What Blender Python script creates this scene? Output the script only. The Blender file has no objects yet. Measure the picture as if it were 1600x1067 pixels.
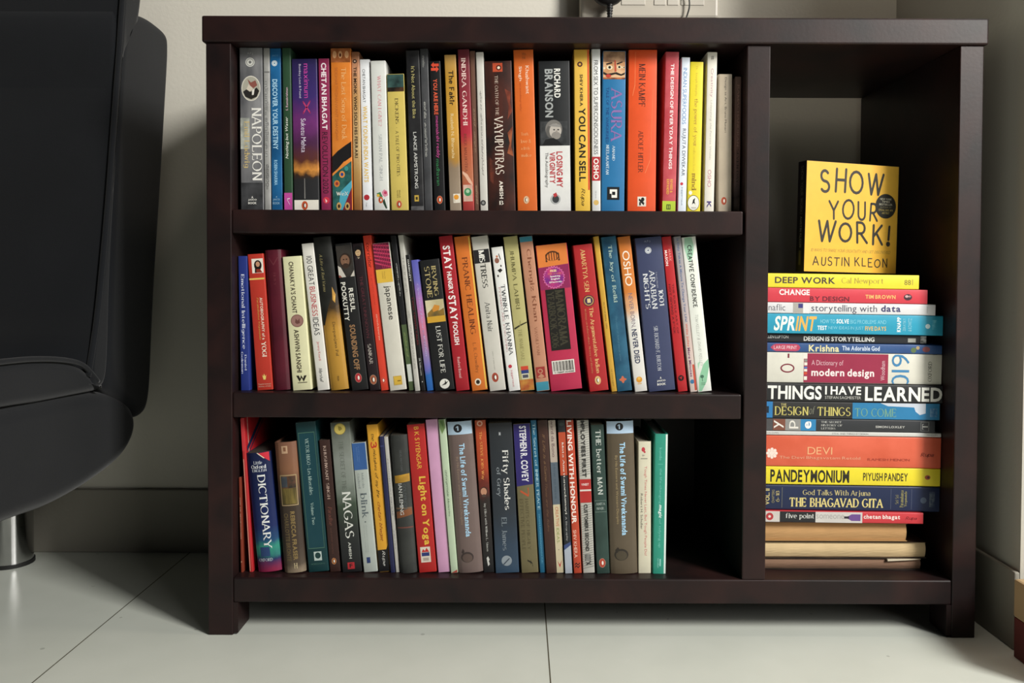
import bpy, bmesh, math, random
from mathutils import Matrix, Vector
random.seed(7)
R = math.radians
scene = bpy.context.scene
COL = scene.collection

# ------------------------------------------------------------------ camera
F = 1280.0; PITCH = R(1.25); ROLL = R(0.22)
PPX, PPY = 813.0, 437 + F * math.tan(PITCH)
DIST = F / 1200.0
CAM = Vector((0, -DIST, 0.4684))
RM = Matrix.Rotation(R(90) - PITCH, 3, 'X') @ Matrix.Rotation(ROLL, 3, 'Z')
cd = bpy.data.cameras.new('camera'); cam = bpy.data.objects.new('camera', cd); COL.objects.link(cam)
cd.sensor_fit = 'HORIZONTAL'; cd.sensor_width = 36; cd.lens = 36 * F / 1600
cd.shift_x = (800 - PPX) / 1600; cd.shift_y = (PPY - 533.5) / 1600
cd.clip_start = 0.02
cam.matrix_world = Matrix.Translation(CAM) @ RM.to_4x4()
scene.camera = cam

def at(px, py, Y):
    d = RM @ Vector(((px - PPX) / F, -(py - PPY) / F, -1))
    return CAM + d * ((Y - CAM.y) / d.y)

# ------------------------------------------------------------------ light
vs = scene.view_settings
vs.view_transform = 'Standard'; vs.look = 'None'; vs.gamma = 1; vs.use_curve_mapping = False
vs.exposure = 0.28
w = bpy.data.worlds.new('world'); scene.world = w; w.use_nodes = True
bg = w.node_tree.nodes['Background']; bg.inputs[0].default_value = (.86, .93, 1, 1); bg.inputs[1].default_value = 0.008

def area(name, loc, target, sx, sy, power, color):
    l = bpy.data.lights.new(name, 'AREA'); l.shape = 'RECTANGLE'; l.size = sx; l.size_y = sy
    l.energy = power; l.color = color
    o = bpy.data.objects.new(name, l); COL.objects.link(o); o.location = loc
    o.rotation_euler = (Vector(target) - Vector(loc)).to_track_quat('-Z', 'Y').to_euler()
    return o
# daylight from a tall window far to the side, and soft light from the room behind the camera
area('window_daylight', (2.2, -1.8, 2.0), (0, 0.1, 0.4), .6, .9, 112, (1, .975, .92))
area('room_daylight', (2.0, -2.4, 1.45), (0.25, 0, .45), 1.1, 1.1, 17, (1, .975, .93))
area('ceiling_bounce_fill', (.58, .0, 2.2), (.58, .2, .8), .3, .3, 7.5, (1, .86, .72))  # added fill standing in for bounce off the unseen ceiling, not a fixture

# ------------------------------------------------------------------ materials
def s2l(c):
    return c / 12.92 if c <= .04045 else ((c + .055) / 1.055) ** 2.4
def hexc(h, k=1.0):
    h = h.lstrip('#')
    c = [s2l(int(h[i:i + 2], 16) / 255) * k for i in (0, 2, 4)]
    y = .3 * c[0] + .59 * c[1] + .11 * c[2]
    return tuple(min(.9, .97 * v + .03 * y) for v in c) + (1,)
MATS = {}
def new_mat(name):
    m = bpy.data.materials.new(name); m.use_nodes = True
    return m, m.node_tree, m.node_tree.nodes['Principled BSDF']
def N(nt, kind, **kw):
    n = nt.nodes.new(kind)
    for k, v in kw.items(): setattr(n, k, v)
    return n
def paper(h, rough=.42, k=1.0, amount=.10, scale=60):
    """Printed card: a flat colour with faint wear."""
    key = ('paper', h, rough, amount, scale)
    if key in MATS: return MATS[key]
    m, nt, p = new_mat('card_' + h.lstrip('#'))
    tc = N(nt, 'ShaderNodeTexCoord'); nz = N(nt, 'ShaderNodeTexNoise'); nz.inputs['Scale'].default_value = scale
    nz.inputs['Detail'].default_value = 3
    nt.links.new(tc.outputs['Object'], nz.inputs['Vector'])
    mx = N(nt, 'ShaderNodeMix', data_type='RGBA')
    c = hexc(h, k)
    mx.inputs['A'].default_value = tuple(x * (1 - amount) for x in c[:3]) + (1,)
    mx.inputs['B'].default_value = tuple(min(.95, x * (1 + amount) + .002) for x in c[:3]) + (1,)
    nt.links.new(nz.outputs['Fac'], mx.inputs['Factor']); nt.links.new(mx.outputs['Result'], p.inputs['Base Color'])
    p.inputs['Roughness'].default_value = rough; p.inputs['Specular IOR Level'].default_value = .35
    MATS[key] = m
    return m
def mottle(c1, c2, scale=30, stretch=(1, 1, 1), rough=.42, lo=.38, hi=.62):
    """Printed card with a cloudy two-colour picture."""
    key = ('mot', c1, c2, scale, stretch)
    if key in MATS: return MATS[key]
    m, nt, p = new_mat('print_' + c1.lstrip('#') + '_' + c2.lstrip('#'))
    tc = N(nt, 'ShaderNodeTexCoord'); mp = N(nt, 'ShaderNodeMapping'); mp.inputs['Scale'].default_value = stretch
    nz = N(nt, 'ShaderNodeTexNoise'); nz.inputs['Scale'].default_value = scale; nz.inputs['Detail'].default_value = 5
    rp = N(nt, 'ShaderNodeValToRGB'); rp.color_ramp.elements[0].position = lo; rp.color_ramp.elements[1].position = hi
    rp.color_ramp.elements[0].color = hexc(c1); rp.color_ramp.elements[1].color = hexc(c2)
    nt.links.new(tc.outputs['Object'], mp.inputs['Vector']); nt.links.new(mp.outputs['Vector'], nz.inputs['Vector'])
    nt.links.new(nz.outputs['Fac'], rp.inputs['Fac']); nt.links.new(rp.outputs['Color'], p.inputs['Base Color'])
    p.inputs['Roughness'].default_value = rough; p.inputs['Specular IOR Level'].default_value = .35
    MATS[key] = m
    return m
def ramp_z(stops, h):
    """Printed card whose colour blends along the height of the spine (a printed picture); stops = [(fraction from top, hex)]."""
    key = ('ramp', tuple(stops), round(h, 4))
    if key in MATS: return MATS[key]
    m, nt, p = new_mat('blend_print')
    tc = N(nt, 'ShaderNodeTexCoord'); sp = N(nt, 'ShaderNodeSeparateXYZ'); nt.links.new(tc.outputs['Object'], sp.inputs[0])
    nz = N(nt, 'ShaderNodeTexNoise'); nz.inputs['Scale'].default_value = 70; nz.inputs['Detail'].default_value = 4
    nt.links.new(tc.outputs['Object'], nz.inputs['Vector'])
    mr = N(nt, 'ShaderNodeMapRange'); mr.inputs['From Min'].default_value = h; mr.inputs['From Max'].default_value = 0
    nt.links.new(sp.outputs['Z'], mr.inputs['Value'])
    ad = N(nt, 'ShaderNodeMath', operation='MULTIPLY_ADD'); ad.inputs[1].default_value = .12; ad.inputs[2].default_value = -.06
    nt.links.new(nz.outputs['Fac'], ad.inputs[0])
    a2 = N(nt, 'ShaderNodeMath', operation='ADD'); nt.links.new(mr.outputs['Result'], a2.inputs[0]); nt.links.new(ad.outputs[0], a2.inputs[1])
    rp = N(nt, 'ShaderNodeValToRGB'); cr = rp.color_ramp
    cr.elements[0].position = stops[0][0]; cr.elements[0].color = hexc(stops[0][1])
    cr.elements[1].position = stops[-1][0]; cr.elements[1].color = hexc(stops[-1][1])
    for f, c in stops[1:-1]:
        el = cr.elements.new(f); el.color = hexc(c)
    nt.links.new(a2.outputs[0], rp.inputs['Fac']); nt.links.new(rp.outputs['Color'], p.inputs['Base Color'])
    p.inputs['Roughness'].default_value = .4; p.inputs['Specular IOR Level'].default_value = .35
    MATS[key] = m
    return m
def page_mat(h='#d8cdb0'):
    key = ('page', h)
    if key in MATS: return MATS[key]
    m, nt, p = new_mat('page_edges')
    tc = N(nt, 'ShaderNodeTexCoord'); mp = N(nt, 'ShaderNodeMapping'); mp.inputs['Scale'].default_value = (1500, 3, 3)
    nz = N(nt, 'ShaderNodeTexNoise'); nz.inputs['Scale'].default_value = 1; nz.inputs['Detail'].default_value = 2
    mx = N(nt, 'ShaderNodeMix', data_type='RGBA'); c = hexc(h)
    mx.inputs['A'].default_value = tuple(x * .78 for x in c[:3]) + (1,); mx.inputs['B'].default_value = c
    nt.links.new(tc.outputs['Object'], mp.inputs['Vector']); nt.links.new(mp.outputs['Vector'], nz.inputs['Vector'])
    nt.links.new(nz.outputs['Fac'], mx.inputs['Factor']); nt.links.new(mx.outputs['Result'], p.inputs['Base Color'])
    p.inputs['Roughness'].default_value = .85
    MATS[key] = m
    return m
def wood_mat():
    m, nt, p = new_mat('espresso_wood')
    tc = N(nt, 'ShaderNodeTexCoord'); mp = N(nt, 'ShaderNodeMapping'); mp.inputs['Scale'].default_value = (6, 6, 6)
    nz = N(nt, 'ShaderNodeTexNoise'); nz.inputs['Scale'].default_value = 2.2; nz.inputs['Detail'].default_value = 6; nz.inputs['Distortion'].default_value = .6
    rp = N(nt, 'ShaderNodeValToRGB'); rp.color_ramp.elements[0].position = .35; rp.color_ramp.elements[1].position = .75
    rp.color_ramp.elements[0].color = hexc('#191213'); rp.color_ramp.elements[1].color = hexc('#2f1b19')
    nt.links.new(tc.outputs['Object'], mp.inputs['Vector']); nt.links.new(mp.outputs['Vector'], nz.inputs['Vector'])
    nt.links.new(nz.outputs['Fac'], rp.inputs['Fac']); nt.links.new(rp.outputs['Color'], p.inputs['Base Color'])
    p.inputs['Roughness'].default_value = .42; p.inputs['Specular IOR Level'].default_value = .28
    n2 = N(nt, 'ShaderNodeTexNoise'); n2.inputs['Scale'].default_value = 220
    nt.links.new(tc.outputs['Object'], n2.inputs['Vector'])
    b = N(nt, 'ShaderNodeBump'); b.inputs['Strength'].default_value = .06; b.inputs['Distance'].default_value = .001
    nt.links.new(n2.outputs['Fac'], b.inputs['Height']); nt.links.new(b.outputs['Normal'], p.inputs['Normal'])
    return m
def wall_mat(name, h):
    m, nt, p = new_mat(name)
    tc = N(nt, 'ShaderNodeTexCoord'); nz = N(nt, 'ShaderNodeTexNoise'); nz.inputs['Scale'].default_value = 4; nz.inputs['Detail'].default_value = 6
    nt.links.new(tc.outputs['Object'], nz.inputs['Vector'])
    mx = N(nt, 'ShaderNodeMix', data_type='RGBA'); c = hexc(h)
    mx.inputs['A'].default_value = tuple(x * .93 for x in c[:3]) + (1,); mx.inputs['B'].default_value = c
    nt.links.new(nz.outputs['Fac'], mx.inputs['Factor']); nt.links.new(mx.outputs['Result'], p.inputs['Base Color'])
    p.inputs['Roughness'].default_value = .75
    n2 = N(nt, 'ShaderNodeTexNoise'); n2.inputs['Scale'].default_value = 160
    nt.links.new(tc.outputs['Object'], n2.inputs['Vector'])
    b = N(nt, 'ShaderNodeBump'); b.inputs['Strength'].default_value = .12; b.inputs['Distance'].default_value = .002
    nt.links.new(n2.outputs['Fac'], b.inputs['Height']); nt.links.new(b.outputs['Normal'], p.inputs['Normal'])
    return m
def floor_mat():
    m, nt, p = new_mat('vitrified_floor_tile')
    tc = N(nt, 'ShaderNodeTexCoord'); sp = N(nt, 'ShaderNodeSeparateXYZ'); nt.links.new(tc.outputs['Object'], sp.inputs[0])
    def joint(sock, off):
        a = N(nt, 'ShaderNodeMath', operation='ADD'); a.inputs[1].default_value = 60 - off; nt.links.new(sock, a.inputs[0])
        b = N(nt, 'ShaderNodeMath', operation='MODULO'); b.inputs[1].default_value = .6; nt.links.new(a.outputs[0], b.inputs[0])
        c = N(nt, 'ShaderNodeMath', operation='LESS_THAN'); c.inputs[1].default_value = .0017; nt.links.new(b.outputs[0], c.inputs[0])
        return c.outputs[0]
    jx = joint(sp.outputs['X'], .036); jy = joint(sp.outputs['Y'], -.2)
    mxj = N(nt, 'ShaderNodeMath', operation='MAXIMUM'); nt.links.new(jx, mxj.inputs[0]); nt.links.new(jy, mxj.inputs[1])
    nz = N(nt, 'ShaderNodeTexNoise'); nz.inputs['Scale'].default_value = 9; nz.inputs['Detail'].default_value = 7
    nt.links.new(tc.outputs['Object'], nz.inputs['Vector'])
    c0 = N(nt, 'ShaderNodeMix', data_type='RGBA'); c0.inputs['A'].default_value = hexc('#c6cbc1'); c0.inputs['B'].default_value = hexc('#d8dcd3')
    nt.links.new(nz.outputs['Fac'], c0.inputs['Factor'])
    # small dirt specks
    vo = N(nt, 'ShaderNodeTexVoronoi'); vo.inputs['Scale'].default_value = 14
    nt.links.new(tc.outputs['Object'], vo.inputs['Vector'])
    lt = N(nt, 'ShaderNodeMath', operation='LESS_THAN'); lt.inputs[1].default_value = .045; nt.links.new(vo.outputs['Distance'], lt.inputs[0])
    n3 = N(nt, 'ShaderNodeTexNoise'); n3.inputs['Scale'].default_value = 60; nt.links.new(tc.outputs['Object'], n3.inputs['Vector'])
    g3 = N(nt, 'ShaderNodeMath', operation='GREATER_THAN'); g3.inputs[1].default_value = .5; nt.links.new(n3.outputs['Fac'], g3.inputs[0])
    sp2 = N(nt, 'ShaderNodeMath', operation='MULTIPLY'); nt.links.new(lt.outputs[0], sp2.inputs[0]); nt.links.new(g3.outputs[0], sp2.inputs[1])
    s3 = N(nt, 'ShaderNodeMath', operation='MULTIPLY'); s3.inputs[1].default_value = .35; nt.links.new(sp2.outputs[0], s3.inputs[0])
    c1 = N(nt, 'ShaderNodeMix', data_type='RGBA'); c1.inputs['B'].default_value = hexc('#6a6862')
    nt.links.new(s3.outputs[0], c1.inputs['Factor']); nt.links.new(c0.outputs['Result'], c1.inputs['A'])
    c2 = N(nt, 'ShaderNodeMix', data_type='RGBA'); c2.inputs['B'].default_value = hexc('#5a5648')
    nt.links.new(mxj.outputs[0], c2.inputs['Factor']); nt.links.new(c1.outputs['Result'], c2.inputs['A'])
    nt.links.new(c2.outputs['Result'], p.inputs['Base Color'])
    p.inputs['Roughness'].default_value = .22; p.inputs['Specular IOR Level'].default_value = .3
    return m
def fabric_mat():
    m, nt, p = new_mat('black_upholstery')
    tc = N(nt, 'ShaderNodeTexCoord'); nz = N(nt, 'ShaderNodeTexNoise'); nz.inputs['Scale'].default_value = 900
    n1 = N(nt, 'ShaderNodeTexNoise'); n1.inputs['Scale'].default_value = 7; n1.inputs['Detail'].default_value = 4
    nt.links.new(tc.outputs['Object'], nz.inputs['Vector']); nt.links.new(tc.outputs['Object'], n1.inputs['Vector'])
    mx = N(nt, 'ShaderNodeMix', data_type='RGBA'); mx.inputs['A'].default_value = hexc('#0d0f12'); mx.inputs['B'].default_value = hexc('#17191d')
    nt.links.new(n1.outputs['Fac'], mx.inputs['Factor']); nt.links.new(mx.outputs['Result'], p.inputs['Base Color'])
    p.inputs['Roughness'].default_value = .9; p.inputs['Specular IOR Level'].default_value = .15
    p.inputs['Sheen Weight'].default_value = .12; p.inputs['Sheen Roughness'].default_value = .5
    b = N(nt, 'ShaderNodeBump'); b.inputs['Strength'].default_value = .35; b.inputs['Distance'].default_value = .0006
    nt.links.new(nz.outputs['Fac'], b.inputs['Height']); nt.links.new(b.outputs['Normal'], p.inputs['Normal'])
    return m
def plain(name, h, rough=.5, metal=0, spec=.5):
    key = (name, h)
    if key in MATS: return MATS[key]
    m, nt, p = new_mat(name)
    tc = N(nt, 'ShaderNodeTexCoord'); nz = N(nt, 'ShaderNodeTexNoise'); nz.inputs['Scale'].default_value = 40
    nt.links.new(tc.outputs['Object'], nz.inputs['Vector'])
    mx = N(nt, 'ShaderNodeMix', data_type='RGBA'); c = hexc(h)
    mx.inputs['A'].default_value = tuple(x * .9 for x in c[:3]) + (1,); mx.inputs['B'].default_value = c
    nt.links.new(nz.outputs['Fac'], mx.inputs['Factor']); nt.links.new(mx.outputs['Result'], p.inputs['Base Color'])
    p.inputs['Roughness'].default_value = rough; p.inputs['Metallic'].default_value = metal; p.inputs['Specular IOR Level'].default_value = spec
    MATS[key] = m
    return m

# ------------------------------------------------------------------ object helpers
def link(name, me, mat=None, parent=None, smooth=False):
    o = bpy.data.objects.new(name, me); COL.objects.link(o)
    if mat is not None:
        for m in (mat if isinstance(mat, list) else [mat]): me.materials.append(m)
    if parent is not None: o.parent = parent
    if smooth:
        for f in me.polygons: f.use_smooth = True
    return o
def tag(o, label, cat, group=None):
    o['label'] = label; o['category'] = cat
    if group: o['group'] = group
    return o
def thing(name, label, cat, loc, group=None):
    o = bpy.data.objects.new(name, None); COL.objects.link(o); o.location = loc; o.empty_display_size = .02
    return tag(o, label, cat, group)
def mesh(name, verts, faces):
    me = bpy.data.meshes.new(name); me.from_pydata([tuple(v) for v in verts], [], faces); me.update(); return me
def box_mesh(name, x0, x1, y0, y1, z0, z1, bev=0, seg=2):
    bm = bmesh.new(); bmesh.ops.create_cube(bm, size=1)
    for v in bm.verts:
        v.co = Vector((x0 + (v.co.x + .5) * (x1 - x0), y0 + (v.co.y + .5) * (y1 - y0), z0 + (v.co.z + .5) * (z1 - z0)))
    if bev: bmesh.ops.bevel(bm, geom=bm.edges[:], offset=bev, segments=seg, affect='EDGES', profile=.5)
    me = bpy.data.meshes.new(name); bm.to_mesh(me); bm.free(); return me
def tube_mesh(name, pts, r, n=10, cap=True, rs=None):
    vs_, fs = [], []
    pts = [Vector(p) for p in pts]
    up = None
    for i, p in enumerate(pts):
        d = (pts[min(i + 1, len(pts) - 1)] - pts[max(i - 1, 0)]).normalized()
        if up is None: up = d.orthogonal().normalized()
        a = (up - d * up.dot(d)).normalized(); b = d.cross(a); up = a
        rr = rs[i] if rs else r
        for k in range(n):
            t = 2 * math.pi * k / n
            vs_.append(p + (a * math.cos(t) + b * math.sin(t)) * rr)
    for i in range(len(pts) - 1):
        for k in range(n):
            fs.append((i * n + k, i * n + (k + 1) % n, (i + 1) * n + (k + 1) % n, (i + 1) * n + k))
    if cap:
        fs.append(tuple(range(n))[::-1]); fs.append(tuple(range((len(pts) - 1) * n, len(pts) * n)))
    return mesh(name, vs_, fs)
def smooth_curve(pts, n=8):
    pts = [Vector(p) for p in pts]; out = []
    for i in range(len(pts) - 1):
        p0 = pts[max(i - 1, 0)]; p1 = pts[i]; p2 = pts[i + 1]; p3 = pts[min(i + 2, len(pts) - 1)]
        for k in range(n):
            t = k / n
            out.append(.5 * ((2 * p1) + (p2 - p0) * t + (2 * p0 - 5 * p1 + 4 * p2 - p3) * t * t + (3 * p1 - p0 - 3 * p2 + p3) * t ** 3))
    out.append(pts[-1]); return out

# ------------------------------------------------------------------ lettering
# pen-drawn alphabet: strokes of a letter as points and arcs (cap height 1)
GL = {
'A': "0,0 .36,1;.72,0 .36,1;.13,.33 .59,.33", 'B': ".1,0 .1,1;.1,1 a:.32,.76,.2,.24,90,-90 .1,.52;.1,.52 a:.34,.26,.26,.26,90,-90 .1,0",
'C': "a:.42,.5,.38,.5,45,315", 'D': ".1,0 .1,1;.1,1 a:.3,.5,.42,.5,90,-90 .1,0", 'E': ".1,0 .1,1;.1,1 .58,1;.1,.52 .48,.52;.1,0 .6,0",
'F': ".1,0 .1,1;.1,1 .58,1;.1,.52 .48,.52", 'G': "a:.42,.5,.38,.5,45,330 .72,.42;.5,.42 .78,.42", 'H': ".1,0 .1,1;.65,0 .65,1;.1,.52 .65,.52",
'I': ".1,0 .1,1", 'J': ".3,1 .3,.2 a:.12,.2,.18,.2,0,-120", 'K': ".1,0 .1,1;.1,.4 .62,1;.28,.6 .68,0", 'L': ".1,0 .1,1;.1,0 .58,0",
'M': ".1,0 .1,1;.1,1 .45,0;.45,0 .8,1;.8,1 .8,0", 'N': ".1,0 .1,1;.1,1 .66,0;.66,0 .66,1", 'O': "a:.42,.5,.4,.5,90,450",
'P': ".1,0 .1,1;.1,1 a:.32,.73,.24,.27,90,-90 .1,.46", 'Q': "a:.42,.5,.4,.5,90,450;.45,.2 .8,-.15", 'R': ".1,0 .1,1;.1,1 a:.32,.73,.24,.27,90,-90 .1,.46;.3,.46 .68,0",
'S': "a:.3,.75,.23,.25,35,270 a:.3,.25,.26,.25,90,-145", 'T': ".35,0 .35,1;0,1 .7,1", 'U': ".1,1 .1,.3 a:.36,.3,.26,.3,180,360 .62,1",
'V': "0,1 .35,0;.35,0 .7,1", 'W': "0,1 .27,0;.27,0 .5,1;.5,1 .73,0;.73,0 1,1", 'X': "0,0 .65,1;.65,0 0,1", 'Y': "0,1 .34,.48;.68,1 .34,.48;.34,.48 .34,0",
'Z': ".02,1 .6,1;.6,1 .02,0;.02,0 .62,0",
'a': "a:.25,.44,.19,.22,150,0 .44,0;.44,.36 a:.24,.19,.2,.19,90,350", 'b': ".1,0 .1,1.02;a:.33,.33,.24,.33,180,-180", 'c': "a:.3,.33,.27,.33,50,310",
'd': ".52,0 .52,1.02;a:.3,.33,.24,.33,0,360", 'e': ".05,.36 .56,.36 a:.3,.33,.26,.33,5,310", 'f': ".18,0 .18,.8 a:.36,.8,.18,.2,180,60;0,.64 .36,.64",
'g': "a:.3,.36,.22,.28,0,360;.52,.62 .52,-.05 a:.3,-.05,.22,.22,0,-150", 'h': ".1,0 .1,1.02;.1,.4 a:.31,.42,.21,.24,180,0 .52,0", 'i': ".1,0 .1,.66;d:.1,.9",
'j': ".2,.66 .2,-.1 a:.05,-.1,.15,.15,0,-120;d:.2,.9", 'k': ".1,0 .1,1.02;.1,.25 .48,.66;.24,.4 .52,0", 'l': ".1,0 .1,1.02",
'm': ".1,0 .1,.66;.1,.4 a:.27,.42,.17,.24,180,0 .44,0;.44,.4 a:.61,.42,.17,.24,180,0 .78,0", 'n': ".1,0 .1,.66;.1,.4 a:.31,.42,.21,.24,180,0 .52,0",
'o': "a:.31,.33,.28,.33,0,360", 'p': ".1,-.32 .1,.66;a:.33,.33,.24,.33,180,-180", 'q': ".52,-.32 .52,.66;a:.3,.33,.24,.33,0,360",
'r': ".1,0 .1,.66;.1,.4 a:.3,.44,.2,.22,180,60", 's': "a:.24,.49,.18,.17,40,270 a:.24,.16,.2,.16,90,-145", 't': ".18,.9 .18,.15 a:.32,.15,.14,.15,180,300;0,.64 .36,.64",
'u': ".1,.66 .1,.22 a:.3,.22,.2,.22,180,360;.5,.66 .5,0", 'v': "0,.66 .26,0;.26,0 .52,.66", 'w': "0,.66 .2,0;.2,0 .38,.66;.38,.66 .56,0;.56,0 .76,.66",
'x': "0,0 .5,.66;.5,0 0,.66", 'y': "0,.66 .27,0;.54,.66 .15,-.32", 'z': ".02,.66 .46,.66;.46,.66 .02,0;.02,0 .48,0",
'0': "a:.3,.5,.28,.5,0,360", '1': ".22,0 .22,1;.02,.82 .22,1", '2': "a:.3,.72,.25,.28,170,-20 .03,0;.03,0 .58,0", '3': "a:.27,.76,.22,.24,150,-90;a:.27,.27,.27,.27,90,-150",
'4': ".45,0 .45,1;.45,1 0,.3;0,.3 .62,.3", '5': ".5,1 .1,1;.1,1 .08,.55;.08,.55 a:.28,.31,.26,.31,130,-150", '6': "a:.3,.31,.26,.31,0,360;.04,.31 a:.42,.4,.38,.6,180,80",
'7': "0,1 .55,1;.55,1 .2,0", '8': "a:.3,.75,.22,.25,0,360;a:.3,.26,.26,.26,0,360", '9': "a:.3,.69,.26,.31,0,360;.56,.69 a:.18,.6,.38,.6,0,-100",
'.': "d:.08,.05", ',': ".1,.06 .03,-.16", "'": ".06,1 .06,.78", '!': ".1,.28 .1,1;d:.1,.04", '-': "0,.36 .3,.36", ':': "d:.08,.08;d:.08,.55", '·': "d:.1,.45",
'&': ".7,0 .16,.72 a:.32,.8,.18,.2,200,-60 .08,.34 a:.3,.24,.24,.24,140,360 .66,.5", '?': "a:.25,.75,.22,.25,170,-80 .25,.3;d:.25,.05", '|': ".05,-.1 .05,1", '/': "0,0 .4,1",
}
def parse(gl):
    out = []
    for st in gl.split(';'):
        if st.startswith('d:'):
            out.append(('d', tuple(float(x) for x in st[2:].split(',')))); continue
        pts = []
        for tk in st.split():
            if tk.startswith('a:'):
                cx, cy, rx, ry, a0, a1 = (float(x) for x in tk[2:].split(','))
                n = max(4, int(abs(a1 - a0) / 22))
                for i in range(n + 1):
                    a = R(a0 + (a1 - a0) * i / n); pts.append((cx + rx * math.cos(a), cy + ry * math.sin(a)))
            else:
                pts.append(tuple(float(x) for x in tk.split(',')))
        q = [pts[0]]
        for p in pts[1:]:
            if math.hypot(p[0] - q[-1][0], p[1] - q[-1][1]) > 1e-4: q.append(p)
        out.append(('p', q))
    return out
PG = {k: parse(v) for k, v in GL.items()}
ADV = {}
for k, v in PG.items():
    ADV[k] = max((max(p[0] for p in s[1]) if s[0] == 'p' else s[1][0] + .08) for s in v)
def pen_text(s, thick=.17, thin=.06, serif=.12, gap=.17, jit=0.0, seed=1):
    """Polygons of pen-drawn lettering; thick = thin and serif = 0 gives a marker hand."""
    rnd = random.Random(seed); V, Fc = [], []; x = 0
    def quad(*ps):
        b = len(V); V.extend(ps); Fc.append(tuple(range(b, b + len(ps))))
    for ch in s:
        if ch == ' ': x += .42; continue
        if ch not in PG: continue
        jx, jy, sc = rnd.uniform(-jit, jit), rnd.uniform(-jit, jit), 1 + rnd.uniform(-jit, jit)
        sh = rnd.uniform(-jit, jit)
        tr = lambda p: (x + p[0] * sc + sh * p[1], p[1] * sc + jy)
        paths = PG[ch]
        for ty, pts in paths:
            if ty == 'd':
                c = tr(pts); r = max(thick * .62, thin)
                quad(*[(c[0] + r * math.cos(k * math.pi / 4), c[1] + r * math.sin(k * math.pi / 4)) for k in range(8)]); continue
            P = [tr(p) for p in pts]; L, Rr = [], []
            closed = math.hypot(P[0][0] - P[-1][0], P[0][1] - P[-1][1]) < 1e-3
            for i, p in enumerate(P):
                a = P[i - 1] if i else (P[-2] if closed else P[0]); b = P[i + 1] if i < len(P) - 1 else (P[1] if closed else P[-1])
                dx, dy = b[0] - a[0], b[1] - a[1]; l = math.hypot(dx, dy) or 1; dx /= l; dy /= l
                k = abs(dy * .97 - dx * -.24) if not (dx * dy > 0) else abs(dy) * (.45 if abs(dx) > .25 else 1)
                wd = (thin + (thick - thin) * min(1, k) ** 1.3) / 2
                L.append((p[0] - dy * wd, p[1] + dx * wd)); Rr.append((p[0] + dy * wd, p[1] - dx * wd))
            for i in range(len(P) - 1): quad(L[i], Rr[i], Rr[i + 1], L[i + 1])
            if serif == 0:
                for p in (P[0], P[-1]):
                    r = thick / 2; quad(*[(p[0] + r * math.cos(k * math.pi / 4), p[1] + r * math.sin(k * math.pi / 4)) for k in range(8)])
            else:
                for e, nb in ((pts[0], pts[1]), (pts[-1], pts[-2])):
                    free = True
                    for t2, q2 in paths:
                        if t2 == 'd' or q2 is pts: continue
                        for i in range(len(q2) - 1):
                            (ax, ay), (bx, by) = q2[i], q2[i + 1]; ll = (bx - ax) ** 2 + (by - ay) ** 2 or 1
                            t = max(0, min(1, ((e[0] - ax) * (bx - ax) + (e[1] - ay) * (by - ay)) / ll))
                            if math.hypot(e[0] - ax - t * (bx - ax), e[1] - ay - t * (by - ay)) < .03: free = False
                    flat = abs(e[1]) < .03 or abs(e[1] - 1) < .04 or abs(e[1] - .66) < .02 or abs(e[1] + .32) < .02
                    c = tr(e)
                    steep = abs(e[1] - nb[1]) > abs(e[0] - nb[0]) * 1.2
                    if steep and flat and (free or ch in 'BDEFLPR') and len(pts) < 4 and ch not in '147':
                        quad((c[0] - serif, c[1] - thin / 2), (c[0] + serif, c[1] - thin / 2), (c[0] + serif, c[1] + thin / 2), (c[0] - serif, c[1] + thin / 2))
                    elif free and not steep and len(pts) == 2 and ch in 'EFLTZz':
                        up = 1 if e[1] < .3 else (-1 if e[1] > .6 else 0)
                        y0, y1 = (c[1] - .09, c[1] + .09) if up == 0 else ((c[1], c[1] + .2) if up > 0 else (c[1] - .2, c[1]))
                        quad((c[0] - thin / 2, y0), (c[0] + thin / 2, y0), (c[0] + thin / 2, y1), (c[0] - thin / 2, y1))
        x += ADV[ch] * sc + gap
    return V, Fc
# sans lettering from Blender's own built-in font, one glyph mesh per character
SANS = {}
def sans_setup(strings):
    need = set()
    for s, f in strings:
        if any(ord(c) > 0x2ff for c in s): need.add((s, f))
        else: need.update((c, f) for c in s if c != ' ')
    tmp = []
    for key in sorted(need):
        cu = bpy.data.curves.new('glyph', 'FONT'); cu.body = key[0]; cu.resolution_u = 3
        cu.offset = {'s': 0, 'b': .028, 'x': .034, 'l': -.01}[key[1]]
        o = bpy.data.objects.new('glyph', cu); COL.objects.link(o); tmp.append((key, o, cu))
    bpy.context.view_layer.update()
    dg = bpy.context.evaluated_depsgraph_get()
    for key, o, cu in tmp:
        ev = o.evaluated_get(dg); me = ev.to_mesh()
        V = [(v.co.x, v.co.y) for v in me.vertices]; Fc = [tuple(p.vertices) for p in me.polygons]
        ev.to_mesh_clear()
        SANS[key] = (V, Fc)
    for key, o, cu in tmp:
        bpy.data.objects.remove(o); bpy.data.curves.remove(cu)
def sans_text(s, f):
    if any(ord(c) > 0x2ff for c in s): return SANS[(s, f)]
    V, Fc = [], []; x = 0
    for c in s:
        if c == ' ': x += .24; continue
        v, fc = SANS[(c, f)]
        if not v: continue
        x0 = min(p[0] for p in v); x1 = max(p[0] for p in v); b = len(V)
        V += [(x + p[0] - x0, p[1]) for p in v]; Fc += [tuple(i + b for i in q) for q in fc]
        x += x1 - x0 + (.10 if c in "Il1'|.,!" else .075)
    return V, Fc
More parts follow.
